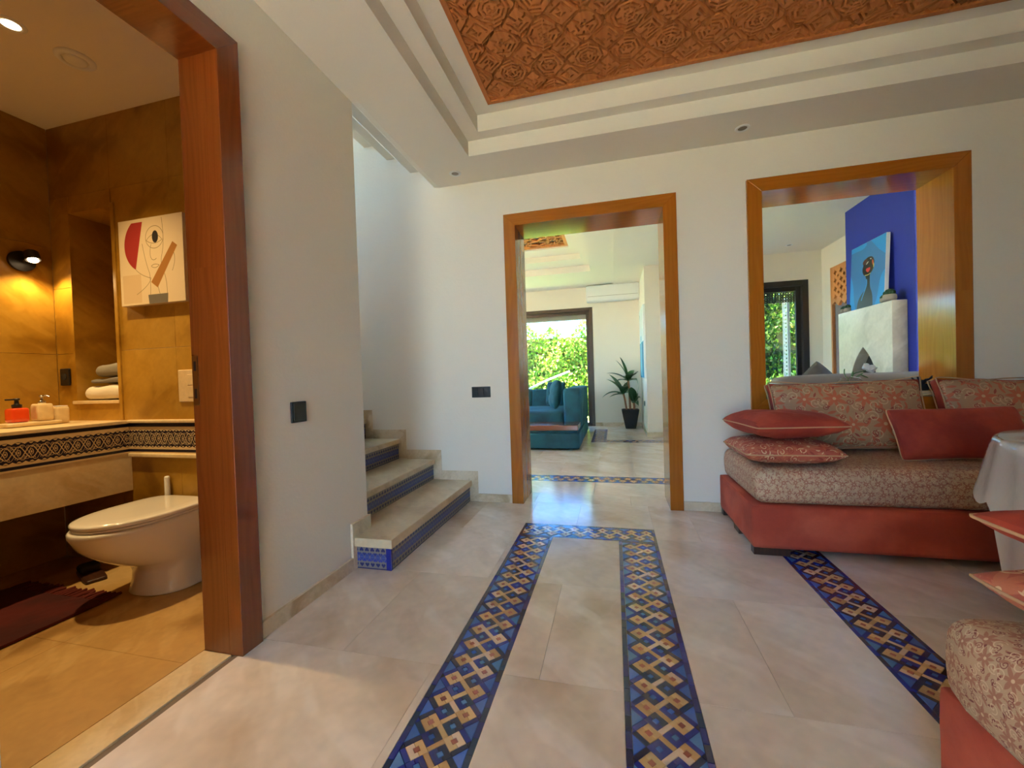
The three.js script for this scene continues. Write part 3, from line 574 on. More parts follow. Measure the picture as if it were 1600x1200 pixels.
// ================================================================== BATHROOM
const XB = -3.17, ZT = -1.7;
{
  const fl = struct('floor_bathroom');
  mesh('bed', B(XB - 0.2, -0.2, ZT - 0.24, -1.487, -0.006, 0.15), M.grout, fl);
  for (let i = 0; i < 3; i++) for (let j = 0; j < 3; j++) { const x1 = -1.495 - i * 0.6, z0 = ZT + j * 0.6; mesh('slab', B(Math.max(XB, x1 - 0.599), -0.006, z0 + 0.0005, x1, 0, Math.min(0, z0 + 0.5995)), M.bathFloor, fl); }
  mesh('threshold', B(-1.492, -0.012, -1.17, -1.366, 0.001, -0.37, 0.002), M.cream, fl);
  mesh('threshold_groove', B(-1.362, -0.05, -1.17, -1.342, -0.004, -0.37), std({ color: srgb(118, 102, 84), roughness: 0.7 }), fl);
  // stone slabs on the back wall round a tall niche, and on the left wall
  const NX0 = -3.02, NX1 = -2.685, NY0 = 0.91, NY1 = 1.995;
  const wb = struct('wall_bathroom_back');
  mesh('core', [B(XB - 0.2, 0, ZT - 0.235, NX0 - 0.005, 2.5, ZT - 0.012), B(NX1 + 0.005, 0, ZT - 0.235, -1.487, 2.5, ZT - 0.012), B(NX0 - 0.005, NY1 + 0.005, ZT - 0.235, NX1 + 0.005, 2.5, ZT - 0.012), B(NX0 - 0.005, 0, ZT - 0.235, NX1 + 0.005, NY0 - 0.005, ZT - 0.012), B(NX0 - 0.005, NY0 - 0.005, ZT - 0.239, NX1 + 0.005, NY1 + 0.005, ZT - 0.225)], M.grout, wb);
  const lay = (xs, ys, holes, put) => { const rects = []; for (let i = 0; i + 1 < xs.length; i++) for (let j = 0; j + 1 < ys.length; j++) rects.push([xs[i], ys[j], xs[i + 1], ys[j + 1]]); for (const r of cut(rects, holes)) put(r); };
  lay([XB, -2.69, -2.265, -1.84, -1.487], [0, 0.3, 0.62, 1.19, 1.57, 2.09, 2.5], [[NX0, NY0, NX1, NY1]], (r) => mesh('stone_panel', B(r[0] + 0.0006, r[1] + 0.0006, ZT - 0.012, r[2] - 0.0006, r[3] - 0.0006, ZT + rr(-0.0004, 0.0004), 0.001, 1), pick(M.stone), wb));
  for (const [x0, x1] of [[NX0 - 0.012, NX0], [NX1, NX1 + 0.012]]) mesh('niche_side', B(x0, NY0, ZT - 0.226, x1, NY1, ZT - 0.0005), M.stone[0], wb);
  mesh('niche_top', B(NX0, NY1 - 0.001, ZT - 0.226, NX1, NY1 + 0.012, ZT - 0.0005), M.stone[0], wb);
  mesh('niche_back', B(NX0, NY0, ZT - 0.232, NX1, NY1, ZT - 0.22), M.stone[1], wb);
  mesh('niche_shelf', B(NX0 - 0.02, NY0 - 0.014, ZT - 0.226, NX1 + 0.006, NY0 + 0.004, ZT + 0.012, 0.003), M.cream, wb);
  mesh('niche_trim', B(NX1 + 0.001, 0.802, ZT - 0.002, NX1 + 0.026, NY1 + 0.015, ZT + 0.008, 0.003), M.stone[2], wb);
  const wl = struct('wall_bathroom_left');
  mesh('core', B(XB - 0.2, 0, ZT, XB - 0.012, 2.5, 0.15), M.grout, wl);
  lay([ZT, -1.12, -0.56, 0], [0, 0.62, 1.19, 1.81, 2.5], [], (r) => mesh('stone_panel', B(XB - 0.012, r[1] + 0.0006, r[0] + 0.0006, XB + rr(-0.0004, 0.0004), r[3] - 0.0006, r[2] - 0.0006, 0.001, 1), pick(M.stone), wl));
  mesh('wall_bathroom_front', B(XB - 0.2, 0, 0, -1.487, 2.5, 0.15), M.stone[0], null, { kind: 'structure' });
  mesh('wall_bathroom_door', [B(-1.499, 0, ZT, -1.4875, 2.5, -1.205), B(-1.499, 2.19, -1.205, -1.4875, 2.5, -0.33), B(-1.499, 0, -0.33, -1.4875, 2.5, 0)], M.stone[0], null, { kind: 'structure' });
  mesh('ceiling_bathroom', B(XB - 0.2, 2.5, ZT - 0.235, -1.487, 2.75, 0.15), M.ceil, null, { kind: 'structure' });
}
// painted border tiles: arabesque scrolls between dark lines; u runs along, v over the height
const bandTex = canvasTex(1024, 512, (g, w, h) => {
  g.fillStyle = '#d8bd8c'; g.fillRect(0, 0, w, h);
  g.fillStyle = '#15152c'; g.fillRect(0, 0, w, 66); g.fillRect(0, 440, w, 44);
  g.fillStyle = '#1c1a34'; g.lineCap = 'round'; g.beginPath(); for (let t = 0; t <= 160; t++) { const X = t * 6.4, Y = 262 - 118 - 30 * Math.abs(Math.sin(t / 40 * 6.283)); t ? g.lineTo(X, Y) : g.moveTo(X, Y); } for (let t = 160; t >= 0; t--) g.lineTo(t * 6.4, 262 + 118 + 30 * Math.abs(Math.sin(t / 40 * 6.283))); g.fill();
  g.strokeStyle = '#cfb483'; g.lineCap = 'round';
  const curve = (f, lw) => { g.lineWidth = lw; g.beginPath(); for (let t = 0; t <= 400; t++) { const [X, Y] = f(t / 400); t ? g.lineTo(X, Y) : g.moveTo(X, Y); } g.stroke(); };
  for (const s of [-1, 1]) { curve((t) => [t * w, 262 + s * 84 * Math.sin(t * 25.133)], 11); curve((t) => [t * w, 262 + s * 108 * Math.sin(t * 25.133 + 0.9)], 5); }
  for (let i = -1; i < 9; i++) {
    const x = i * 128 + 64, up = i % 2 ? 1 : -1;
    g.lineWidth = 8; g.beginPath(); g.ellipse(x, 262, 20, 38, 0, 0, 7); g.stroke(); g.beginPath(); g.ellipse(x, 262, 5, 14, 0, 0, 7); g.stroke();
    for (const s of [-1, 1]) { curve((t) => { const r = 34 * (1 - 0.8 * t), a = t * 7 * up * s; return [x + 44 * s + r * Math.cos(a), 262 + up * s * 62 + r * Math.sin(a)]; }, 6); curve((t) => { const r = 20 * (1 - 0.8 * t), a = 2 - t * 6 * up; return [x + 30 * s + r * Math.cos(a), 262 - up * s * 84 + r * Math.sin(a)]; }, 5); }
    g.fillStyle = '#cfb483'; for (const s of [-1, 1]) { g.beginPath(); g.moveTo(x - 26, 262 + s * 140); g.quadraticCurveTo(x, 262 + s * 96, x + 26, 262 + s * 140); g.fill(); }
  }
  g.fillStyle = '#d8bd8c'; g.fillRect(0, 66, w, 26); g.fillRect(0, 424, w, 16); g.fillRect(0, 484, w, 28);
});
bandTex.repeat.set(1 / 0.34, 1 / 0.168);
const bandM = std({ map: bandTex, roughness: 0.25 });
const bandUV = (g) => { const uv = g.attributes.uv; for (let i = 0; i < uv.count; i++) uv.setY(i, uv.getY(i) - 0.618); return g; };
{
  const c = thing('vanity_counter', 'cream stone washbasin counter with a band of dark arabesque tiles', 'counter', [0, 0, 0]);
  mesh('worktop', B(XB + 0.003, 0.782, ZT, -2.612, 0.8, -0.05, 0.003), M.cream, c);
  for (let z = ZT, k = 0; z < -0.2; z += 0.17, k++) mesh('tile', bandUV(B(-2.63, 0.618, z + 0.0004, -2.615, 0.782, z + 0.1696)), bandM, c);
  mesh('apron', B(-2.64, 0.41, ZT, -2.618, 0.618, -0.05, 0.002), M.cream, c);
  const b = struct('trim_5', 'band of dark arabesque tiles along the bathroom wall');
  for (let x = -2.614, k = 0; x < -1.5; x += 0.17) mesh('tile', bandUV(B(x + 0.0004, 0.618, ZT - 0.001, Math.min(-1.5, x + 0.1696), 0.786, ZT + 0.012)), bandM, b);
  mesh('moulding', B(-2.612, 0.785, ZT - 0.002, -1.5, 0.803, ZT + 0.024, 0.006, 3), M.cream, b); mesh('moulding', B(-2.612, 0.598, ZT - 0.002, -1.5, 0.62, ZT + 0.024, 0.006, 3), M.cream, b);
}
// ---- toilet
{
  const t = thing('toilet', 'cream white toilet with closed lid against the tiled bathroom wall', 'toilet', [-2.19, 0, ZT]); t.scale.set(1.08, 0.92, 0.95);
  const ceramic = std({ color: srgb(232, 226, 214), roughness: 0.12, clearcoat: 0.6, clearcoatRoughness: 0.04 });
  const egg = (hw, zf, zb, n = 48) => { const p = []; for (let i = 0; i < n; i++) { const a = (i / n) * 6.2832, c = Math.cos(a), s = Math.sin(a), len = zf - zb, mid = zb + len * 0.42; const sx = Math.sign(c) * Math.pow(Math.abs(c), 0.9); p.push(s >= 0 ? [hw * sx, mid + (zf - mid) * Math.pow(s, 0.95)] : [hw * Math.sign(c) * Math.pow(Math.abs(c), 0.45), mid - (mid - zb) * Math.pow(-s, 0.5)]); } return p; };
  const loft = (rings, n = 48) => {
    const P = [], I = []; for (const [y, hw, zf, zb = 0.04] of rings) for (const [x, z] of egg(hw, zf, zb, n)) P.push(x, y, z);
    for (let r = 0; r + 1 < rings.length; r++) for (let i = 0; i < n; i++) { const a = r * n + i, b = r * n + (i + 1) % n; I.push(a, a + n, b, b, a + n, b + n); }
    for (const [r, up] of [[0, false], [rings.length - 1, true]]) { const c = P.length / 3; P.push(0, rings[r][0], rings[r][2] * 0.5); for (let i = 0; i < n; i++) { const a = r * n + i, b = r * n + (i + 1) % n; up ? I.push(a, c, b) : I.push(b, c, a); } }
    const g = new THREE.BufferGeometry(); g.setAttribute('position', new THREE.Float32BufferAttribute(P, 3)); g.setIndex(I); g.computeVertexNormals(); return metric(g);
  };
  mesh('bowl', loft([[0, 0.15, 0.288], [0.004, 0.154, 0.294], [0.02, 0.15, 0.289], [0.06, 0.143, 0.28], [0.11, 0.139, 0.278], [0.145, 0.142, 0.29], [0.17, 0.148, 0.325], [0.196, 0.155, 0.375], [0.235, 0.164, 0.428], [0.275, 0.172, 0.47], [0.31, 0.178, 0.5], [0.345, 0.179, 0.516], [0.375, 0.183, 0.53], [0.392, 0.182, 0.53], [0.4, 0.176, 0.524], [0.401, 0.165, 0.51]]), ceramic, t);
  mesh('seat', loft([[0.401, 0.168, 0.506, 0.05], [0.403, 0.174, 0.513, 0.045], [0.412, 0.176, 0.515, 0.045], [0.415, 0.173, 0.511, 0.05]]), ceramic, t);
  mesh('lid', loft([[0.4155, 0.174, 0.512, 0.035], [0.419, 0.181, 0.519, 0.03], [0.43, 0.182, 0.52, 0.03], [0.437, 0.178, 0.515, 0.033], [0.441, 0.166, 0.5, 0.04], [0.4435, 0.13, 0.45, 0.06], [0.4445, 0.06, 0.33, 0.12]]), ceramic, t);
  const fp = thing('flush_plate', 'cream dual flush plate on the wall above the toilet', 'flush plate', [-2.13, 0.98, ZT]);
  mesh('plate', B(-0.118, -0.085, 0, 0.118, 0.085, 0.01, 0.004), M.cream, fp);
  mesh('button', B(-0.052, 0.003, 0.008, 0.09, 0.06, 0.0135, 0.003), M.cream, fp); mesh('button', B(-0.052, -0.06, 0.008, 0.09, -0.001, 0.0135, 0.003), M.cream, fp);
  const tb = thing('toilet_brush', 'slim white brush handle rising behind the toilet', 'toilet brush', [-2.345, 0, ZT + 0.018]);
  mesh('holder', metric(lathe([[0, 0], [0.015, 0], [0.0155, 0.02], [0.0145, 0.2], [0.0125, 0.21], [0, 0.21]])), M.white, tb); mesh('handle', metric(lathe([[0, 0.2], [0.0115, 0.205], [0.0125, 0.3], [0.0125, 0.492], [0.009, 0.498], [0, 0.5]])), M.white, tb);
  const bin = thing('pedal_bin', 'small dark bin beside the toilet, partly behind the door frame', 'bin', [-1.9, 0, ZT + 0.1]);
  mesh('body', metric(lathe([[0, 0.002], [0.055, 0.002], [0.06, 0.01], [0.066, 0.17], [0.066, 0.18], [0, 0.18]])), M.blackRough, bin); mesh('lid', metric(lathe([[0.068, 0.181], [0.069, 0.192], [0.05, 0.207], [0, 0.213]])), M.black, bin);
}
// ---- things on the counter and in the niche
{
  const y = 0.801, tr = mesh('tray', metric(soft(0.085, 0.022, 0.205, 0.006, [6, 3, 6])), M.cream); tr.position.set(-2.9, y + 0.0115, -1.44); tag(tr, 'long pale tray on the counter under the soap bottles', 'tray');
  const s1 = thing('soap_bottle', 'clear bottle of red orange soap with a black pump', 'bottle', [-2.905, y + 0.0232, -1.395]);
  mesh('bottle', metric(soft(0.066, 0.072, 0.066, 0.012, [8, 8, 8]).translate(0, 0.036, 0)), std({ color: srgb(226, 74, 30), roughness: 0.12, clearcoat: 0.6 }), s1);
  const cp = mesh('pump', metric(lathe([[0, 0.07], [0.017, 0.071], [0.018, 0.088], [0.009, 0.092], [0.0075, 0.11], [0.012, 0.112], [0.012, 0.12], [0, 0.121]])), M.black, s1); mesh('spout', B(-0.006, 0.111, 0, 0.006, 0.119, 0.04, 0.003), M.black, cp);
  const s2 = thing('soap_dispenser', 'square white soap dispenser with a chrome pump', 'soap dispenser', [-2.895, y + 0.0232, -1.483]);
  mesh('body', metric(soft(0.064, 0.088, 0.064, 0.01, [8, 8, 8], (v) => { if (v.y > 0.03) { v.x *= 0.97; v.z *= 0.97; } }).translate(0, 0.044, 0)), M.cream, s2);
  const c2 = mesh('pump', metric(lathe([[0, 0.086], [0.014, 0.087], [0.015, 0.1], [0.006, 0.103], [0.005, 0.122], [0.01, 0.124], [0.01, 0.132], [0, 0.133]])), M.chrome, s2); mesh('spout', metric(tube([[0, 0.128, 0], [0.012, 0.129, -0.012], [0.022, 0.122, -0.02]], 0.004, 10)), M.chrome, c2);
  const s3 = thing('tumbler', 'plain white tumbler beside the square soap dispenser', 'tumbler', [-2.905, y, -1.556]);
  mesh('cup', metric(soft(0.062, 0.092, 0.062, 0.014, [8, 8, 8]).translate(0, 0.046, 0)), M.cream, s3); mesh('rim', metric(soft(0.05, 0.004, 0.05, 0.002, [6, 2, 6]).translate(0, 0.093, 0)), M.white, s3);
  const towel = (label, mat, pos, w, h, d, n) => { const t = thing('folded_towel', label, 'towel', pos); for (let k = 0; k < n; k++) mesh('fold', metric(soft(w - k * 0.02, h / n, d, h / n * 0.48, [14, 5, 10], (v) => { v.y += 0.006 * Math.sin(v.x * 24 + k) * (v.y > 0 ? 1 : 0.2) + 0.004 * Math.sin(v.z * 40 + k * 2); }).translate(-k * 0.004, h / n * (k + 0.5), 0)), mat, t); return t; };
  const tw = (c) => std({ color: c, roughness: 0.95, sheen: 0.4, sheenRoughness: 0.6, bumpMap: weave, bumpScale: 0.002 });
  towel('thick folded white towel at the bottom of the niche', tw(srgb(232, 220, 196)), [-2.855, 0.916, ZT - 0.105], 0.29, 0.08, 0.19, 1);
  towel('thin folded grey towel in the middle of the pile in the niche', tw(srgb(118, 112, 104)), [-2.83, 1.012, ZT - 0.11], 0.25, 0.026, 0.17, 1);
  towel('rolled grey towel topmost of the pile in the niche', tw(srgb(136, 130, 116)), [-2.825, 1.046, ZT - 0.11], 0.23, 0.075, 0.16, 1);
  const so = thing('wall_socket', 'small black socket on the stone wall left of the niche', 'socket', [-3.098, 1.055, ZT]);
  mesh('plate', B(-0.038, -0.05, -0.001, 0.038, 0.05, 0.011, 0.006), M.black, so); const hole = new THREE.CylinderGeometry(0.018, 0.018, 0.003, 24); hole.rotateX(Math.PI / 2); hole.translate(0, 0, 0.0115); mesh('outlet', metric(hole), M.blackRough, so);
  // canvas with a line-drawn face
  const tex = canvasTex(512, 512, (g) => {
    g.fillStyle = '#e2cda6'; g.fillRect(0, 0, 512, 512);
    g.fillStyle = '#d8bc90'; g.fillRect(20, 330, 150, 170);
    g.fillStyle = '#a3241a'; g.beginPath(); g.moveTo(198, 20); g.lineTo(110, 20); g.bezierCurveTo(20, 90, 20, 240, 130, 300); g.closePath(); g.fill();
    g.strokeStyle = '#8a744e'; g.lineWidth = 3; const L = (...p) => { g.beginPath(); g.moveTo(p[0], p[1]); for (let i = 2; i < p.length; i += 4) g.quadraticCurveTo(p[i], p[i + 1], p[i + 2], p[i + 3]); g.stroke(); };
    g.beginPath(); g.ellipse(290, 120, 70, 66, 0, 0, 7); g.stroke(); L(225, 135, 290, 70, 350, 140); L(225, 135, 280, 175, 350, 140);
    g.fillStyle = '#241a14'; g.beginPath(); g.ellipse(296, 118, 24, 36, 0, 0, 7); g.fill();
    L(262, 160, 240, 220, 262, 248, 280, 262, 300, 246); L(256, 290, 280, 272, 320, 288); L(258, 292, 290, 312, 320, 288); L(352, 10, 372, 160, 340, 240, 330, 300, 352, 330); L(190, 150, 210, 260, 240, 330, 250, 420, 236, 480); L(130, 300, 170, 340, 250, 360, 240, 400, 130, 450); L(352, 330, 380, 380, 372, 500); L(300, 400, 310, 450, 330, 490); L(410, 190, 470, 240, 420, 330);
    g.fillStyle = '#a8702a'; g.beginPath(); g.moveTo(430, 160); g.lineTo(466, 186); g.lineTo(300, 420); g.lineTo(250, 384); g.closePath(); g.fill();
    g.fillStyle = '#6e6658'; g.beginPath(); g.moveTo(222, 458); g.lineTo(380, 458); g.lineTo(376, 512); g.lineTo(228, 512); g.closePath(); g.fill();
  });
  const p = thing('canvas_painting', 'square canvas of a line-drawn face with a red half disc, on the bathroom wall', 'painting', [-2.365, 1.652, ZT]);
  const fg = new THREE.PlaneGeometry(0.446, 0.456); fg.translate(0, 0, 0.0322);
  mesh('canvas', B(-0.224, -0.229, 0, 0.224, 0.229, 0.0318, 0.003), std({ color: srgb(196, 172, 132), roughness: 0.9 }), p); mesh('picture', fg, std({ map: tex, roughness: 0.85, bumpMap: weave, bumpScale: 0.0004 }), p);
  const rug = thing('bath_rug', 'dark red fringed rug under the washbasin counter', 'rug', [-2.6, 0, -0.85]);
  mesh('pile', metric(soft(0.64, 0.014, 0.98, 0.006, [30, 2, 40], (v) => { if (v.y > 0) v.y += 0.003 * rnd(); }).translate(0, 0.0075, 0)), std({ map: velvetTex([88, 22, 12], [62, 15, 9], 66), roughness: 0.95 }), rug);
  const fr = []; for (let i = 0; i < 26; i++) { const x = -0.31 + i * 0.0248; fr.push(metric(tube([[x, 0.008, -0.485], [x + rr(-0.012, 0.012), 0.009, -0.52], [x + rr(-0.02, 0.02), 0.006, -0.555 - rr(0, 0.02)]], 0.0065, 6, false, 6))); }
  mesh('fringe', fr, std({ color: srgb(96, 30, 20), roughness: 0.95 }), rug, { kind: 'stuff' });
  const sl = thing('slipper', 'flat dark slipper on the floor beside the toilet foot', 'slipper', [-2.68, 0, -1.53]); sl.rotation.y = 1.2;
  mesh('sole', metric(soft(0.09, 0.018, 0.24, 0.008, [8, 2, 16], (v) => { v.x *= 1 - 0.9 * Math.pow(Math.abs(v.z) / 0.2, 3) * 0.6; }).translate(0, 0.01, 0)), M.woodDark, sl);
  mesh('upper', metric(soft(0.085, 0.04, 0.09, 0.02, [8, 4, 8]).translate(0, 0.034, -0.06)), M.blackRough, sl);
}
// ---- bathroom lamps
const WARM = new THREE.Color().setRGB(1, 0.7, 0.32);
function bulb(r) { return std({ color: 0xffffff, emissive: new THREE.Color().setRGB(1, 0.72, 0.4), emissiveIntensity: 12, roughness: 0.3 }); }
function wallSpot(label, z) {
  const t = thing('wall_spotlight', label, 'lamp', [XB, 1.7, z]);
  const base = new THREE.CylinderGeometry(0.055, 0.055, 0.018, 40); base.rotateZ(Math.PI / 2); base.translate(0.009, 0, 0); mesh('rose', metric(base), M.aluDark, t);
  mesh('arm', metric(tube([[0.018, 0, 0], [0.05, 0.012, -0.004], [0.07, 0.03, -0.01]], 0.008, 12)), M.aluDark, t);
  const head = lathe([[0, 0.035], [0.02, 0.034], [0.03, 0.024], [0.031, -0.022], [0.028, -0.022], [0.026, 0.02], [0, 0.022]]); head.rotateZ(0.35); head.translate(0.075, 0.022, -0.01); mesh('head', metric(head), M.aluDark, t);
  const bl = new THREE.SphereGeometry(0.022, 24, 16); bl.scale(1, 0.7, 1); const b = mesh('bulb', metric(bl), bulb(), t); b.position.set(0.082, 0.002, -0.01); b.castShadow = false;
  const l = new THREE.SpotLight(WARM, 0.72, 0, 1.25, 0.35, 2); l.position.set(XB + 0.084, 1.678, z - 0.01); l.target.position.set(XB + 0.3, 0.9, z + 0.0); l.castShadow = true; l.shadow.radius = 1.2; l.name = 'spot_beam'; scene.add(l, l.target); l.target.name = 'spot_target';
}
wallSpot('small dark wall spotlight left of the bathroom niche', -1.567);
wallSpot('small dark wall spotlight further along the basin wall', -0.6);
{
  const d = thing('downlight', 'lit round downlight in the bathroom ceiling', 'downlight', [-2.383, 2.5, -1.185]);
  mesh('trim_ring', metric(lathe([[0.03, 0.0], [0.03, -0.004], [0.045, -0.005], [0.048, 0.0]])), M.white, d); const g = new THREE.CylinderGeometry(0.03, 0.03, 0.002, 32); g.translate(0, -0.0015, 0); const m = mesh('bulb', metric(g), bulb(), d); m.castShadow = false;
  const l = new THREE.SpotLight(WARM, 7.2, 0, 0.8, 0.8, 2); l.position.set(-2.383, 2.49, -1.185); l.target.position.set(-2.383, 0, -1.185); l.castShadow = true; l.shadow.radius = 1.5; l.name = 'downlight_beam'; l.target.name = 'downlight_target'; scene.add(l, l.target);
  const v = thing('ceiling_vent', 'round pale vent in the bathroom ceiling', 'vent', [-2.363, 2.5, -1.385]);
  mesh('ring', metric(lathe([[0.045, -0.0], [0.048, -0.012], [0.062, -0.012], [0.07, -0.004], [0.07, 0]])), M.white, v); mesh('disc', metric(lathe([[0.04, -0.001], [0.04, -0.01], [0.03, -0.016], [0, -0.018]])), M.white, v);
}
// ================================================================== SOFAS AND CUSHIONS OF THE HALL
// a filled cushion lying in the x, y plane, its seam a closed path for the cord
function pillow(w, h, t, pinch = 0.08, s = 1, nu = 36, power = 0.5) {
  const P = [], I = [], uvs = [], edge = (u, v) => { const c = 1 - 0.045 * Math.pow(Math.abs(u * v), 6); return [w / 2 * u * c * (1 - pinch * (1 - v * v) * Math.abs(u)), h / 2 * v * c * (1 - pinch * (w / h) * 0.8 * (1 - u * u) * Math.abs(v))]; };
  const N = nu + 1;
  for (const side of [1, -1]) for (let j = 0; j <= nu; j++) for (let i = 0; i <= nu; i++) {
    const u = -Math.cos(i / nu * Math.PI) * 0.5 + (i / nu - 0.5), v = -Math.cos(j / nu * Math.PI) * 0.5 + (j / nu - 0.5), [x, y] = edge(u, v);
    const k = Math.pow(Math.max(0, 1 - Math.pow(Math.abs(u), 3.4)), power) * Math.pow(Math.max(0, 1 - Math.pow(Math.abs(v), 3.4)), power);
    const cr = (fbm(u * 2.6 + s * 3.7 + 8, v * 2.6 + s + 8, 64, 3, s) - 0.5) * 0.3 + 0.05 * Math.sin(14 * (u - v) + s) * Math.abs(u * v) + 0.04 * Math.sin(30 * u + 3 * v) * Math.pow(Math.abs(v), 3);
    P.push(x, y, side * t / 2 * k * (1 + cr)); 
  }
  const m = N * N;
  for (let q = 0; q < 2; q++) for (let j = 0; j < nu; j++) for (let i = 0; i < nu; i++) { const a = q * m + j * N + i, b = a + 1, c = a + N, d = c + 1; q ? I.push(a, c, b, b, c, d) : I.push(a, b, c, b, d, c); }
  let g = new THREE.BufferGeometry(); g.setAttribute('position', new THREE.Float32BufferAttribute(P, 3)); g.setIndex(I); g = mergeVertices(g, 1e-5); g.computeVertexNormals();
  const path = []; for (const [a, b] of [[0, 1], [1, 2], [2, 3], [3, 0]]) { const C = [[-1, -1], [1, -1], [1, 1], [-1, 1]]; for (let i = 0; i < 8; i++) { const u = C[a][0] + (C[b][0] - C[a][0]) * i / 8, v = C[a][1] + (C[b][1] - C[a][1]) * i / 8; path.push([...edge(u, v), 0]); } }
  return { body: metric(g), path };
}
function cushion(label, group, pos, rot, w, h, t, mat, cordM, s, pinch) {
  const o = thing('cushion', label, 'cushion', pos, group || undefined); o.rotation.order = 'YXZ'; o.rotation.set(...rot);
  const { body, path } = pillow(w, h, t, pinch, s);
  mesh('cover', body, mat, o);
  if (cordM) mesh('piping', metric(tube(path, 0.0034, 160, true, 6)), cordM, o);
  return o;
}
// a firm back cushion: brocade faces, a red band round the sides, two cords
function backCushion(label, pos, rot, w, h, t, s) {
  const o = thing('back_cushion', label, 'cushion', pos, 'brocade back cushions of the large sofa'); o.rotation.order = 'YXZ'; o.rotation.set(...rot);
  const bow = (v) => { const u = v.x / (w / 2), q = v.y / (h / 2); const k = (1 - u * u * u * u) * (1 - q * q * q * q); v.z *= 0.72 + 0.5 * k + 0.16 * (fbm(u * 2 + s * 5 + 8, q * 2 + 8, 64, 3, s) - 0.5); if (v.y > 0) v.y -= 0.018 * (1 - u * u) + 0.006 * Math.sin(u * 7 + s); v.x -= 0.014 * (1 - q * q) * Math.sign(v.x) * Math.abs(u); };
  mesh('cover', metric(soft(w, h, t, 0.035, [40, 24, 8], bow)), M.brocade, o);
  mesh('side_band', metric(soft(w + 0.012, h + 0.012, 0.06, 0.012, [40, 24, 4], (v) => { const u = v.x / (w / 2), q = v.y / (h / 2); if (v.y > 0) v.y -= 0.018 * Math.max(0, 1 - u * u) + 0.006 * Math.sin(u * 7 + s); v.x -= 0.014 * Math.max(0, 1 - q * q) * Math.sign(v.x) * Math.min(1, Math.abs(u)); })), M.redVelvet, o);
  for (const z of [-0.034, 0.034]) { const p = [], W = w / 2 + 0.005, Hh = h / 2 + 0.005; for (let i = 0; i < 10; i++) p.push([-W + 2 * W * i / 10, -Hh, z]); for (let i = 0; i < 6; i++) p.push([W - 0.014 * (1 - (i / 3 - 1) ** 2), -Hh + 2 * Hh * i / 6, z]); for (let i = 0; i < 10; i++) { const u = 1 - i / 5; p.push([W * u, Hh - 0.018 * (1 - u * u) - 0.006 * Math.sin(u * 7 + s) * -1, z]); } for (let i = 0; i < 6; i++) p.push([-W + 0.014 * (1 - (i / 3 - 1) ** 2), Hh - 2 * Hh * i / 6, z]); mesh('piping', metric(tube(p, 0.0034, 160, true, 6)), M.cord, o); }
  return o;
}
function sofa(label, pos, w, d, legs, mx = 0, mz = 0, my = 0) {
  const o = thing('banquette_sofa', label, 'sofa', pos);
  const b = metric(soft(w, 0.225, d, 0.012, [60, 10, 24], (v) => { const k = fbm(v.x * 3 + 9, v.y * 6 + v.z * 3 + 9, 64, 3, 4) - 0.5; if (Math.abs(v.z) > d / 2 - 0.02) v.z += 0.006 * k; if (Math.abs(v.x) > w / 2 - 0.02) v.x += 0.006 * k; }).translate(0, 0.15, 0));
  mesh('base', b, M.velvet, o);
  const mt = soft(w - 0.06, 0.185, d - 0.05, 0.04, [80, 10, 30], (v, n) => { const top = v.y > 0 ? 1 : 0; v.y += top * (0.018 * (1 - (v.x / (w / 2)) ** 4) * (1 - (v.z / (d / 2)) ** 4) + 0.008 * (fbm(v.x * 4 + 20, v.z * 4 + 20, 64, 3, 9) - 0.5)); v.x += n.x * 0.012 * (1 - (v.y / 0.1) ** 2); v.z += n.z * (0.014 * (1 - (v.y / 0.1) ** 2) + 0.004 * Math.sin(v.x * 21)); });
  mesh('mattress', metric(mt.translate(mx, 0.262 + 0.0925 + my, mz)), M.mattress, o);
  for (const [x, z, lw, ld] of legs) mesh('leg', B(x - lw / 2, 0, z - ld / 2, x + lw / 2, 0.04, z + ld / 2, 0.003), M.woodDark, o);
  return o;
}
sofa('long low sofa of salmon velvet with a brocade mattress, under the wood-lined opening', [1.935, 0, -2.7], 2.5, 0.69, [[-1.16, 0.31, 0.17, 0.05], [-1.16, -0.3, 0.17, 0.05], [1.16, 0.31, 0.17, 0.05], [1.16, -0.3, 0.17, 0.05], [-1.215, 0, 0.05, 0.1]]);
sofa('second salmon velvet sofa with a brocade mattress, close by at the lower right edge', [1.035, 0, -0.19], 0.72, 1.8, [[-0.3, -0.8, 0.08, 0.08], [0.3, -0.8, 0.08, 0.08], [-0.3, 0.8, 0.08, 0.08], [0.3, 0.8, 0.08, 0.08]], -0.065, 0.05, 0.018);
backCushion('wide brocade back cushion with a red side, leaning left of the gap', [1.36, 0.68, -2.9], [-0.3, 0, 0.012], 0.79, 0.4, 0.13, 1);
backCushion('wide brocade back cushion leaning right of the gap, behind the red bolster', [2.235, 0.68, -2.9], [-0.3, 0, 0], 0.79, 0.4, 0.13, 2);
cushion('long dark red velvet cushion with cream piping leaning on the brocade back cushions', null, [1.745, 0.6, -2.635], [-0.42, 0.04, 0.02], 0.6, 0.29, 0.13, M.redVelvet, M.cord, 3, 0.05);
cushion('red velvet cushion lying topmost at the left end of the large sofa', null, [0.895, 0.668, -2.565], [-Math.PI / 2, 0.1, 0.04], 0.46, 0.46, 0.14, M.redVelvet, M.cord, 4, 0.05);
cushion('patterned cushion under the plain red one at the left end of the large sofa', null, [0.885, 0.527, -2.565], [-Math.PI / 2, 0.04, -0.02], 0.47, 0.46, 0.125, M.brocadeRed, M.cord, 5, 0.05);
cushion('orange and cream brocade cushion lying on the near sofa under a dark red one', null, [0.918, 0.556, -0.735], [-Math.PI / 2, 0.02, 0.0], 0.52, 0.52, 0.11, M.brocadeRed, M.cord, 6, 0.06);
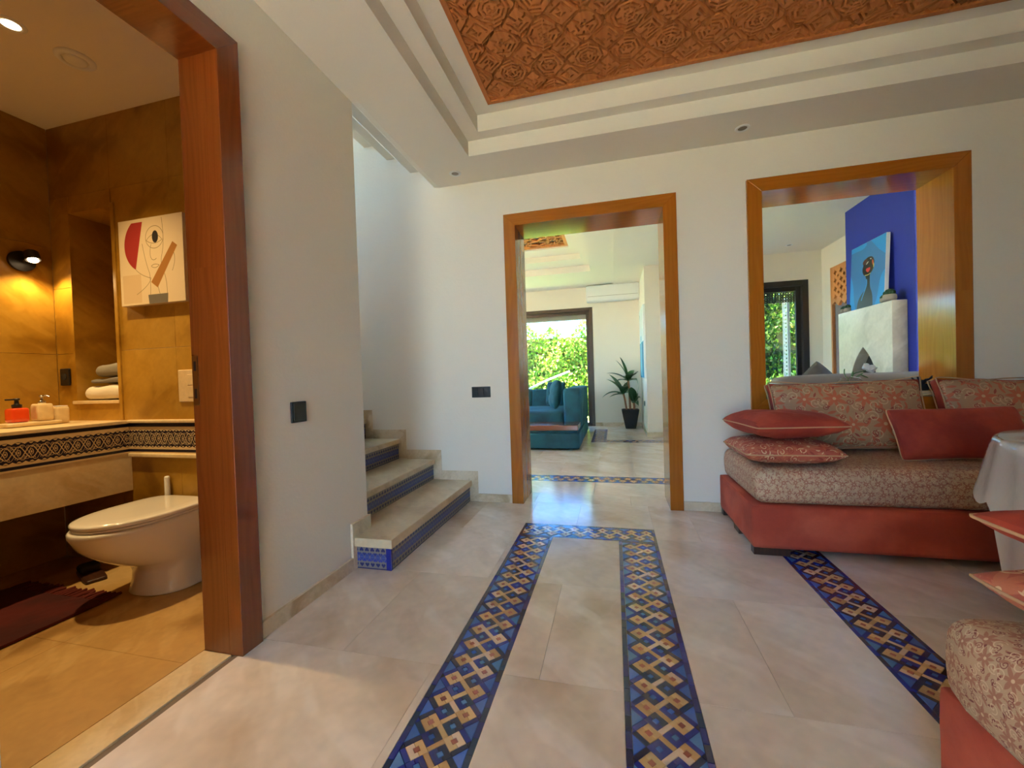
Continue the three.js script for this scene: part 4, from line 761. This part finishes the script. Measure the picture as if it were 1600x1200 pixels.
cushion('dark red cushion lying topmost on the near sofa at the right edge', null, [0.926, 0.664, -0.745], [-Math.PI / 2, -0.05, 0.02], 0.52, 0.54, 0.085, M.redVelvet, M.cord, 7, 0.06);
// ---- round table under a clear cloth
{
  const R = 0.58, Y = 0.7, o = thing('round_table', 'round side table between the two red sofas, hidden under its cloth', 'table', [1.84, 0, -1.56]);
  mesh('top', metric(lathe([[0, Y - 0.045], [R - 0.05, Y - 0.045], [R - 0.025, Y - 0.03], [R - 0.025, Y - 0.012], [R - 0.035, Y - 0.006], [0, Y - 0.006]], 64)), M.woodDark, o);
  mesh('leg', metric(lathe([[0, 0], [0.26, 0], [0.26, 0.03], [0.06, 0.07], [0.045, 0.3], [0.07, 0.5], [0.1, Y - 0.05], [0, Y - 0.05]])), M.woodDark, o);
  const n = 180, rows = 26, P = [], I = [], hem = (a) => { const q = ((a % 6.2832) + 6.2832) % 6.2832; return 0.24 + 0.015 * Math.sin(a * 7) - 0.12 * Math.exp(-((q - 2.35) ** 2) * 8) + 0.27 * ss(3.4, 3.52, q) * (1 - ss(4.3, 4.9, q)) - 0.05 * Math.exp(-((q - 3.62) ** 2) * 90); };
  for (let j = 0; j <= rows + 10; j++) for (let i = 0; i < n; i++) {
    const a = i / n * Math.PI * 2; let r, y;
    if (j <= 10) { r = R * (j / 10) * 0.985; y = Y + 0.0015 * Math.sin(a * 9 + j); if (j === 10) y -= 0.002; }
    else { const t = (j - 10) / rows, e = Math.min(1, t * 9), fold = 0.5 + 0.5 * Math.sin(a * 7 + 1.1 * Math.sin(a * 2)), fl = Math.pow(fold, 1.6); r = R + 0.004 + 0.006 * e + t * (0.012 + 0.035 * fl); y = Y - 0.006 * e - t * (Y - hem(a)) ; r += 0.002 * Math.sin(a * 31) * e; }
    P.push(r * Math.cos(a), y, r * Math.sin(a));
  }
  for (let j = 0; j < rows + 10; j++) for (let i = 0; i < n; i++) { const a = j * n + i, b = j * n + (i + 1) % n; I.push(a, b, a + n, b, b + n, a + n); }
  const g = new THREE.BufferGeometry(); g.setAttribute('position', new THREE.Float32BufferAttribute(P, 3)); g.setIndex(I); g.computeVertexNormals();
  const c = mesh('tablecloth', metric(g), std({ color: srgb(206, 198, 180), roughness: 0.16, clearcoat: 1, clearcoatRoughness: 0.08, side: THREE.DoubleSide, bumpMap: nap, bumpScale: 0.003 }));
  c.position.set(1.84, 0, -1.56); tag(c, 'shiny pale cloth hanging in folds over the round table', 'tablecloth');
}
// ---- switches, ceiling spots
{
  const plate = (label, pos, w, h, n, turn) => { const t = thing('switch_plate', label, 'switch', pos); t.rotation.y = turn; mesh('plate', B(-w / 2, -h / 2, -0.0005, w / 2, h / 2, 0.009, 0.003), M.black, t); for (let i = 0; i < n; i++) mesh('rocker', B(-w / 2 + 0.008 + i * (w - 0.016) / n + 0.0008, -h / 2 + 0.01, 0.004, -w / 2 + 0.008 + (i + 1) * (w - 0.016) / n - 0.0008, h / 2 - 0.01, 0.0115, 0.002), M.black, t); };
  plate('square black light switch on the white wall left of the stairs', [XL, 0.849, -1.505], 0.086, 0.09, 1, Math.PI / 2);
  plate('wide black light switch beside the passage, above the stairs', [-1.006, 0.861, ZB], 0.152, 0.084, 3, 0);
  const spot = (label, x, y, z, group) => { const t = thing('recessed_spotlight', label, 'spotlight', [x, y, z], group); mesh('ring', metric(lathe([[0.026, 0.0], [0.027, -0.004], [0.04, -0.005], [0.044, -0.001], [0.044, 0.0]])), M.white, t); mesh('lens', metric(lathe([[0.027, -0.001], [0.02, -0.003], [0, -0.0035]])), M.grey, t); };
  spot('unlit recessed spotlight in the ceiling edge above the stairs', -1.094, 2.4895, -2.878); spot('unlit recessed spotlight in the ceiling edge above the wood-lined opening', 0.833, 2.4895, -2.89); spot('unlit recessed spotlight in the living room ceiling seen through the opening', 2.276, 2.5745, -6.1);
}
// ================================================================== LIVING ROOM
{
  // teal corner sofa with a wooden shelf at its near end
  const o = thing('corner_sofa', 'teal velvet corner sofa with a wooden shelf on its near end', 'sofa', [-1.3, 0, -6.35]);
  const S = (x0, y0, z0, x1, y1, z1, r, n = [20, 10, 20], amp = 0.006) => metric(soft(x1 - x0, y1 - y0, z1 - z0, r, n, (v, nn) => { const k = fbm(v.x * 3 + 9, v.z * 3 + v.y * 4 + 9, 64, 3, 8) - 0.5; v.addScaledVector(nn, amp * 2 * k); }).translate((x0 + x1) / 2, (y0 + y1) / 2, (z0 + z1) / 2));
  mesh('base', S(-1.6, 0.02, -0.9, 0.855, 0.225, 1.08, 0.012), M.teal, o);
  mesh('shelf', turned(B(-1.6, 0.258, 0.63, 0.845, 0.325, 1.085, 0.006)), M.woodRed, o);
  mesh('shelf_block', S(-1.6, 0.225, 0.6, 0.83, 0.258, 1.05, 0.004), M.teal, o);
  mesh('seat_cushion', S(-0.62, 0.226, -0.66, 0.6, 0.46, 0.62, 0.05, [20, 8, 24], 0.012), M.teal, o); mesh('seat_cushion', S(-1.6, 0.226, -0.66, -0.63, 0.46, 0.62, 0.05, [20, 8, 20], 0.012), M.teal, o);
  mesh('side_back', S(0.61, 0.226, -0.95, 0.86, 0.785, 0.63, 0.045, [10, 20, 30], 0.01), M.teal, o);
  mesh('rear_back', S(-0.1, 0.226, -0.95, 0.605, 0.745, -0.7, 0.045, [24, 16, 8], 0.01), M.teal, o); mesh('rear_back', S(-1.6, 0.226, -0.95, -0.105, 0.745, -0.7, 0.045, [24, 16, 8], 0.01), M.teal, o);
  const cu = cushion('square teal velvet cushion standing against the side of the teal sofa', null, [-0.85, 0.66, -6.2], [0, Math.PI / 2 - 0.5, 0], 0.46, 0.44, 0.17, M.teal, null, 12, 0.05); cu.rotation.set(-0.16, -1.35, 0); cu.position.set(-0.86, 0.69, -6.2);
  cushion('second teal cushion in the far corner of the teal sofa', null, [-0.95, 0.67, -6.86], [-0.16, -0.6, 0], 0.4, 0.4, 0.14, M.teal, null, 13, 0.05);
  // potted plant with long strap leaves on three stems
  const p = thing('potted_plant', 'leafy green plant with three stems in a tall black pot', 'plant', [0.275, 0, -7.5]);
  const pot = soft(0.3, 0.335, 0.3, 0.008, [4, 6, 4], (v) => { const k = 0.79 + 0.21 * (v.y + 0.1675) / 0.335 - 0.21 * (1 - (v.y + 0.1675) / 0.335); v.x *= k; v.z *= k; }).translate(0, 0.1685, 0);
  mesh('pot', metric(pot), M.blackRough, p); mesh('soil', B(-0.13, 0.32, -0.13, 0.13, 0.3375, 0.13), std({ color: srgb(60, 44, 32), roughness: 1 }), p);
  const bark = std({ color: srgb(148, 104, 74), roughness: 0.85 }), lm = [[46, 92, 36], [58, 110, 44], [38, 78, 34], [80, 124, 56]].map((c) => std({ color: srgb(...c), roughness: 0.45, transmission: 0.25, thickness: 0, side: THREE.DoubleSide }));
  const leaf = (base, az, up, len, wid0, droop) => {
    const wid = wid0 * 1.6;
    const n = 12, P = [], I = [], d = new THREE.Vector3(Math.cos(az), 0, Math.sin(az)), pos = new THREE.Vector3(...base); let el = up;
    for (let i = 0; i <= n; i++) { const t = i / n, w = wid * Math.pow(Math.sin(Math.PI * Math.min(1, 0.06 + t * 0.94)), 0.8) * (1 - 0.25 * t), s = new THREE.Vector3(-d.z, 0, d.x); const X = (x) => (x > 0.12 ? 0.12 + (x - 0.12) * 0.2 : x); P.push(X(pos.x - s.x * w), pos.y + w * 0.35, pos.z - s.z * w, X(pos.x), pos.y, pos.z, X(pos.x + s.x * w), pos.y + w * 0.35, pos.z + s.z * w); pos.addScaledVector(d, Math.cos(el) * len / n); pos.y += Math.sin(el) * len / n; el -= droop / n; }
    for (let i = 0; i < n; i++) for (const k of [0, 1]) { const a = i * 3 + k; I.push(a, a + 3, a + 1, a + 1, a + 3, a + 4); }
    const g = new THREE.BufferGeometry(); g.setAttribute('position', new THREE.Float32BufferAttribute(P, 3)); g.setIndex(I); g.computeVertexNormals(); return metric(g);
  };
  const crown = (x, y, z, list) => { for (const [az, up, len, wid, dr] of list) mesh('leaf', leaf([x, y, z], az, up, len, wid, dr), pick(lm), p); };
  mesh('stem', metric(tube([[-0.06, 0.32, 0.02], [-0.085, 0.5, 0.02], [-0.11, 0.63, 0.02]], 0.017, 20)), bark, p); mesh('stem', metric(tube([[0.0, 0.32, -0.02], [-0.005, 0.6, -0.02], [-0.02, 0.86, -0.02]], 0.019, 24)), bark, p); mesh('stem', metric(tube([[0.06, 0.32, 0.03], [0.068, 0.38, 0.03], [0.06, 0.46, 0.03]], 0.02, 12)), bark, p);
  crown(-0.11, 0.6, 0.02, [[3.1, 0.45, 0.4, 0.05, 1.3], [3.5, 1.05, 0.42, 0.048, 0.7], [2.6, 1.15, 0.46, 0.05, 0.5], [0.6, 0.9, 0.26, 0.045, 1.4], [4.4, 0.5, 0.28, 0.045, 1.2], [1.5, 1.0, 0.3, 0.05, 1.0], [3.0, 0.1, 0.25, 0.04, 0.6], [5.4, 1.2, 0.3, 0.04, 0.6], [0.0, 0.6, 0.2, 0.04, 1.3]]);
  crown(-0.02, 0.83, -0.02, [[3.0, 0.75, 0.42, 0.045, 0.8], [3.3, 1.3, 0.44, 0.045, 0.5], [2.2, 1.35, 0.5, 0.02, 0.6], [0.2, 0.95, 0.36, 0.045, 1.0], [0.5, 0.5, 0.36, 0.045, 1.9], [6.1, 0.35, 0.3, 0.04, 1.2], [4.6, 0.8, 0.3, 0.045, 1.2], [1.4, 0.9, 0.3, 0.045, 1.0], [2.6, 0.4, 0.28, 0.04, 1.0], [5.2, 1.1, 0.32, 0.045, 0.9]]);
  crown(0.06, 0.44, 0.03, [[0.1, 1.1, 0.42, 0.05, 0.5], [0.5, 0.75, 0.36, 0.06, 1.0], [1.8, 1.3, 0.36, 0.05, 0.7], [3.0, 1.35, 0.42, 0.048, 0.4], [1.2, 0.4, 0.28, 0.06, 1.2], [5.6, 0.9, 0.34, 0.05, 0.8]]);
  // air conditioner
  const ac = thing('air_conditioner', 'white wall air conditioner high up right of the glass door', 'air conditioner', [0.025, 2.44, ZW1]);
  mesh('housing', metric(soft(0.93, 0.29, 0.2, 0.018, [12, 10, 8], (v) => { if (v.y < 0 && v.z > 0) v.z -= 0.3 * v.y * v.y * 4; }).translate(0, 0, 0.1)), M.white, ac); mesh('flap', B(-0.42, -0.138, 0.08, 0.42, -0.128, 0.165, 0.003), M.white, ac); mesh('grille', B(-0.44, -0.06, 0.199, 0.44, -0.055, 0.2025), M.grey, ac);
  // teal painting on the side wall
  const tt = canvasTex(256, 512, (g) => { g.fillStyle = '#dfe6e2'; g.fillRect(0, 0, 256, 512); g.fillStyle = '#2f8fae'; g.fillRect(0, 250, 256, 262); g.fillStyle = '#7fc0cf'; g.fillRect(60, 200, 60, 300); g.fillStyle = '#1f6f94'; g.fillRect(150, 260, 70, 252); g.strokeStyle = '#3c4a4e'; g.lineWidth = 5; g.beginPath(); g.moveTo(20, 30); g.bezierCurveTo(120, 80, 40, 180, 90, 240); g.stroke(); g.beginPath(); g.moveTo(180, 20); g.lineTo(160, 240); g.stroke(); });
  const tp = thing('wall_painting', 'tall teal and white canvas on the side wall behind the plant', 'painting', [XW, 1.45, -6.95]);
  mesh('canvas', B(-0.03, -0.56, -0.42, 0, 0.56, 0.42, 0.003), M.white, tp); const pg = new THREE.PlaneGeometry(0.83, 1.11); pg.rotateY(-Math.PI / 2); pg.translate(-0.0305, 0, 0); mesh('picture', pg, std({ map: tt, roughness: 0.6 }), tp);
  const th = thing('wall_socket', 'small black socket low on the living room side wall', 'socket', [XW, 0.47, -7.0]); mesh('plate', B(-0.01, -0.04, -0.04, 0.001, 0.04, 0.04, 0.003), M.black, th); mesh('outlet', B(-0.0115, -0.02, -0.02, -0.009, 0.02, 0.02, 0.002), M.blackRough, th);
}
{
  // fireplace: a pale polished block with a pointed arch
  const f = thing('fireplace', 'pale polished fireplace block with a pointed arch, against the blue wall', 'fireplace', [2.29, 0, -4.54]);
  const arch = []; const hw = 0.215, y0 = 0.35, ya = 1.145; for (let i = 0; i <= 12; i++) { const t = i / 12; arch.push([hw * (1 - t * t * 0.25 - 0.75 * Math.pow(t, 2.2)), 0.72 + (ya - 0.72) * Math.pow(t, 0.85)]); }
  const hole = [[-hw, y0], [hw, y0], ...arch, ...arch.slice(0, -1).reverse().map(([x, y]) => [-x, y])];
  const g = ext([[-0.42, 0], [0.42, 0], [0.42, 1.512], [-0.42, 1.512]], 0.104, 0.004, [hole]); g.rotateY(-Math.PI / 2); g.translate(0.104, 0, 0); mesh('block', metric(g), M.tadelakt, f);
  const dg = ext([...hole.map(([x, y]) => [x, y])], 0.012, 0); dg.rotateY(-Math.PI / 2); dg.translate(0.103, 0, 0); mesh('firebox', metric(dg), M.soot, f);
  // painting leaning on the mantel
  const tex = canvasTex(256, 512, (c) => {
    c.fillStyle = '#2c6fae'; c.fillRect(0, 0, 256, 512);
    c.fillStyle = '#1e8ad2'; c.beginPath(); c.moveTo(256, 0); c.lineTo(256, 150); c.bezierCurveTo(200, 90, 190, 60, 150, 0); c.fill(); c.beginPath(); c.moveTo(0, 40); c.bezierCurveTo(60, 30, 90, 60, 120, 20); c.lineTo(120, 0); c.lineTo(0, 0); c.fill(); c.beginPath(); c.moveTo(0, 220); c.bezierCurveTo(40, 330, 20, 420, 50, 512); c.lineTo(0, 512); c.fill(); c.beginPath(); c.moveTo(256, 260); c.bezierCurveTo(200, 320, 230, 420, 190, 512); c.lineTo(256, 512); c.fill();
    c.fillStyle = '#2b302f'; c.beginPath(); c.moveTo(58, 512); c.bezierCurveTo(60, 440, 84, 400, 118, 372); c.bezierCurveTo(138, 340, 122, 290, 116, 250); c.lineTo(152, 246); c.bezierCurveTo(150, 300, 150, 340, 160, 380); c.bezierCurveTo(178, 420, 176, 470, 178, 512); c.fill();
    c.fillStyle = '#231b19'; c.beginPath(); c.moveTo(112, 256); c.bezierCurveTo(92, 240, 88, 200, 100, 178); c.bezierCurveTo(96, 140, 124, 116, 150, 122); c.bezierCurveTo(172, 128, 184, 160, 180, 190); c.bezierCurveTo(178, 224, 168, 246, 150, 254); c.closePath(); c.fill();
    c.fillStyle = '#5c2a20'; c.beginPath(); c.ellipse(112, 150, 16, 22, 0.5, 0, 7); c.fill();
    c.fillStyle = '#c9c4b8'; c.beginPath(); c.moveTo(118, 176); c.quadraticCurveTo(126, 150, 140, 156); c.quadraticCurveTo(132, 172, 118, 176); c.fill(); c.beginPath(); c.moveTo(146, 138); c.quadraticCurveTo(158, 132, 160, 146); c.quadraticCurveTo(152, 150, 146, 138); c.fill();
    c.fillStyle = '#c0502e'; c.beginPath(); c.moveTo(164, 150); c.quadraticCurveTo(182, 170, 172, 200); c.quadraticCurveTo(160, 180, 164, 150); c.fill(); c.fillStyle = '#d8c060'; c.beginPath(); c.moveTo(174, 178); c.quadraticCurveTo(186, 200, 174, 220); c.quadraticCurveTo(172, 200, 174, 178); c.fill();
    c.fillStyle = '#d22a30'; c.beginPath(); c.moveTo(136, 240); c.bezierCurveTo(112, 222, 116, 198, 136, 206); c.bezierCurveTo(156, 198, 160, 222, 136, 240); c.fill();
    c.strokeStyle = '#d8c060'; c.lineWidth = 6; c.beginPath(); c.moveTo(114, 256); c.quadraticCurveTo(134, 264, 154, 252); c.stroke();
    c.strokeStyle = '#3c86c0'; c.lineWidth = 7; c.beginPath(); c.moveTo(126, 290); c.bezierCurveTo(140, 345, 108, 380, 92, 450); c.stroke();
  });
  const p = thing('mantel_painting', 'bright blue painting of a dark long-necked figure standing on the fireplace', 'painting', [2.345, 1.513, -4.555]);
  p.rotation.z = -0.045;
  mesh('canvas', B(-0.022, 0, -0.27, 0.008, 0.615, 0.27, 0.003), M.white, p); const pg = new THREE.PlaneGeometry(0.536, 0.611); pg.rotateY(-Math.PI / 2); pg.translate(-0.0226, 0.3075, 0); mesh('picture', pg, std({ map: tex, roughness: 0.45 }), p);
  const pot = (label, z, s) => { const t = thing('small_plant_pot', label, 'plant', [2.312, 1.513, z]); mesh('pot', metric(lathe([[0, 0], [0.038 * s, 0], [0.046 * s, 0.02 * s], [0.044 * s, 0.05 * s], [0.036 * s, 0.056 * s], [0, 0.05 * s]])), M.grey, t); const l = []; for (let i = 0; i < 14; i++) { const q = new THREE.SphereGeometry(0.016 * s, 8, 6); q.scale(1, 1.2, 1); const a = i * 2.4, rad = 0.03 * s * Math.sqrt(i / 14); q.translate(rad * Math.cos(a), (0.062 + 0.022 * (1 - i / 14)) * s, rad * Math.sin(a)); l.push(metric(q)); } mesh('foliage', l, std({ color: srgb(44, 74, 44), roughness: 0.7 }), t); };
  pot('tiny plant pot at the far end of the fireplace top, left one of the pair', -4.9, 0.72); pot('tiny plant pot left of the blue painting, right one of the pair', -4.83, 0.75); pot('small pot with a green plant right of the blue painting', -4.19, 1.05); pot('small dark plant pot tucked against the right edge of the blue painting', -4.262, 0.7);
  // carved wooden valance over the blue recess
  const v = thing('carved_valance', 'carved openwork wooden valance over the dark blue recess', 'valance', [XR - 0.03, 1.75, -6.17]);
  const holes = []; for (let i = 0; i < 6; i++) for (let j = 0; j < 4; j++) { const x = 0.085 + i * 0.139, y = 0.1 + j * 0.105; const q = []; for (let k = 0; k < 8; k++) { const a = k * Math.PI / 4 + 0.2, r = k % 2 ? 0.022 : 0.042; q.push([x + r * Math.cos(a), y + r * Math.sin(a)]); } holes.push(q); if (i < 5 && j < 3) { const z = []; for (let k = 0; k < 4; k++) { const a = k * Math.PI / 2, r = 0.026; z.push([x + 0.0695 + r * Math.cos(a), y + 0.0525 + r * Math.sin(a)]); } holes.push(z); } }
  const out = [[0, 0.5], [0, 0.02]]; for (let i = 0; i < 6; i++) out.push([0.07 + i * 0.145, 0.05], [0.145 + i * 0.145, -0.01]); out.push([0.87, 0.5]);
  const vg = ext(out, 0.03, 0.002, holes); vg.rotateY(-Math.PI / 2); vg.translate(0.03, 0, 0); mesh('panel', metric(vg), M.cedarLight, v);
  mesh('post', B(-0.004, -1.75, -0.03, 0.036, 0.5, 0.0), M.cedarLight, v);
  // grey sofa and its cushion behind the opening
  const g2 = thing('grey_sofa', 'grey fabric sofa seen from behind through the wood-lined opening', 'sofa', [1.96, 0, -3.76]);
  mesh('back', metric(soft(1.5, 0.68, 0.22, 0.06, [40, 16, 8], (q) => { q.y += q.y > 0 ? 0.02 * (1 - (q.x / 0.75) ** 4) : 0; }).translate(0, 0.555, 0.14)), M.grey, g2); mesh('base', metric(soft(1.48, 0.2, 0.46, 0.03, [20, 6, 12]).translate(0, 0.15, 0.0)), M.grey, g2); mesh('seat_cushion', metric(soft(1.4, 0.18, 0.26, 0.05, [20, 6, 12]).translate(0, 0.34, -0.1)), M.grey, g2);
  for (const [x, z] of [[-0.66, 0.18], [0.66, 0.18], [-0.66, -0.18], [0.66, -0.18]]) mesh('leg', B(x - 0.025, 0, z - 0.025, x + 0.025, 0.05, z + 0.025), M.woodDark, g2);
  cushion('dark grey cushion with its corner rising above the grey sofa', null, [1.62, 0.77, -3.83], [-0.1, 0.1, 0.78], 0.37, 0.37, 0.15, M.greyDark, null, 21, 0.05);
  // vase with a white rose on the sill
  const vs = thing('glass_vase', 'small glass vase on the sill of the opening, holding a white rose', 'vase', [1.5, 0.77, -3.13]);
  const glassV = new THREE.MeshPhysicalMaterial({ color: 0xf4f4ee, transmission: 0.9, roughness: 0.05, thickness: 0, ior: 1.5 });
  mesh('body', metric(lathe([[0.001, 0.001], [0.045, 0.001], [0.066, 0.02], [0.08, 0.055], [0.076, 0.075], [0.055, 0.09], [0.045, 0.097], [0.05, 0.104]].map(([r, y]) => [r, y * 1.25]))), glassV, vs);
  const rose = thing('white_rose', 'single white rose with a few green leaves in the glass vase', 'flower', [1.5, 0.77, -3.13]);
  const green = std({ color: srgb(70, 110, 52), roughness: 0.6 });
  mesh('stem', metric(tube([[0.02, 0.01, 0], [-0.01, 0.1, 0], [0.03, 0.14, 0], [0.09, 0.155, 0.0]], 0.003, 24)), green, rose);
  mesh('bract', metric(tube([[-0.01, 0.1, 0], [-0.03, 0.14, 0], [-0.028, 0.17, 0]], 0.003, 10)), green, rose);
  for (const [x, y, a] of [[0.05, 0.128, 0.6], [0.075, 0.12, -0.5], [0.01, 0.13, 1.4]]) { const q = new THREE.SphereGeometry(0.026, 10, 8); q.scale(1, 0.12, 0.5); q.rotateZ(a); q.translate(x, y, 0.01); mesh('leaf', metric(q), green, rose); }
  const petal = (k, n, r, tilt) => { for (let i = 0; i < n; i++) { const q = new THREE.SphereGeometry(r, 12, 8, 0, Math.PI * 2, 0, Math.PI * 0.5); q.scale(0.75, 1.05, 0.22); q.translate(0, -r * 0.25, 0.0); q.rotateX(tilt); q.translate(0, 0, r * 0.45 * (k + 0.3)); q.rotateY(i * 6.283 / n + k); q.rotateZ(-0.5); q.translate(0.105, 0.165, 0); mesh('petal', metric(q), M.white, rose); } };
  petal(0, 4, 0.03, 0.1); petal(1, 6, 0.037, 0.45); rose.position.y += 0.012;
  const tg = mesh('paper_tag', B(0, 0, 0, 0.05, 0.002, 0.03), M.white); tg.position.set(1.5, 0.902, -3.12); tg.rotation.set(0.3, 0.4, -0.25); tag(tg, 'small white paper tag lying on the rim of the glass vase', 'tag');
  // things lying on the right end of the sill
  const bk = thing('folded_cloth', 'pale folded cloth lying on the sill at the right of the opening', 'cloth', [1.87, 0.7705, -3.14]); mesh('fold', metric(soft(0.16, 0.014, 0.14, 0.006, [12, 3, 10], (q) => { q.y += 0.003 * Math.sin(q.x * 50); }).translate(0, 0.0075, 0)), M.cream, bk); mesh('fold', metric(soft(0.12, 0.012, 0.13, 0.005, [12, 3, 10], (q) => { q.y += 0.003 * Math.sin(q.x * 40 + 1); }).translate(0.02, 0.021, 0)), M.cream, bk);
  const dk = thing('dark_bowl', 'dark bowl of dried stems at the right end of the sill', 'bowl', [1.9, 0.797, -3.16]); mesh('bowl', metric(lathe([[0, 0], [0.03, 0], [0.055, 0.022], [0.062, 0.045], [0.056, 0.045], [0.03, 0.012], [0, 0.008]])), M.blackRough, dk);
  const st = []; for (let i = 0; i < 16; i++) { const a = i * 2.4, r = 0.02 + 0.035 * (i / 16); st.push(metric(tube([[0, 0.02, 0], [r * 0.7 * Math.cos(a), 0.06, r * 0.7 * Math.sin(a)], [r * 1.5 * Math.cos(a), 0.075 + 0.02 * Math.sin(i), r * 1.3 * Math.sin(a)]], 0.004, 8, false, 5))); } mesh('dried_stems', st, std({ color: srgb(44, 44, 52), roughness: 0.9 }), dk, { kind: 'stuff' });
}
renderer.render(scene, camera);
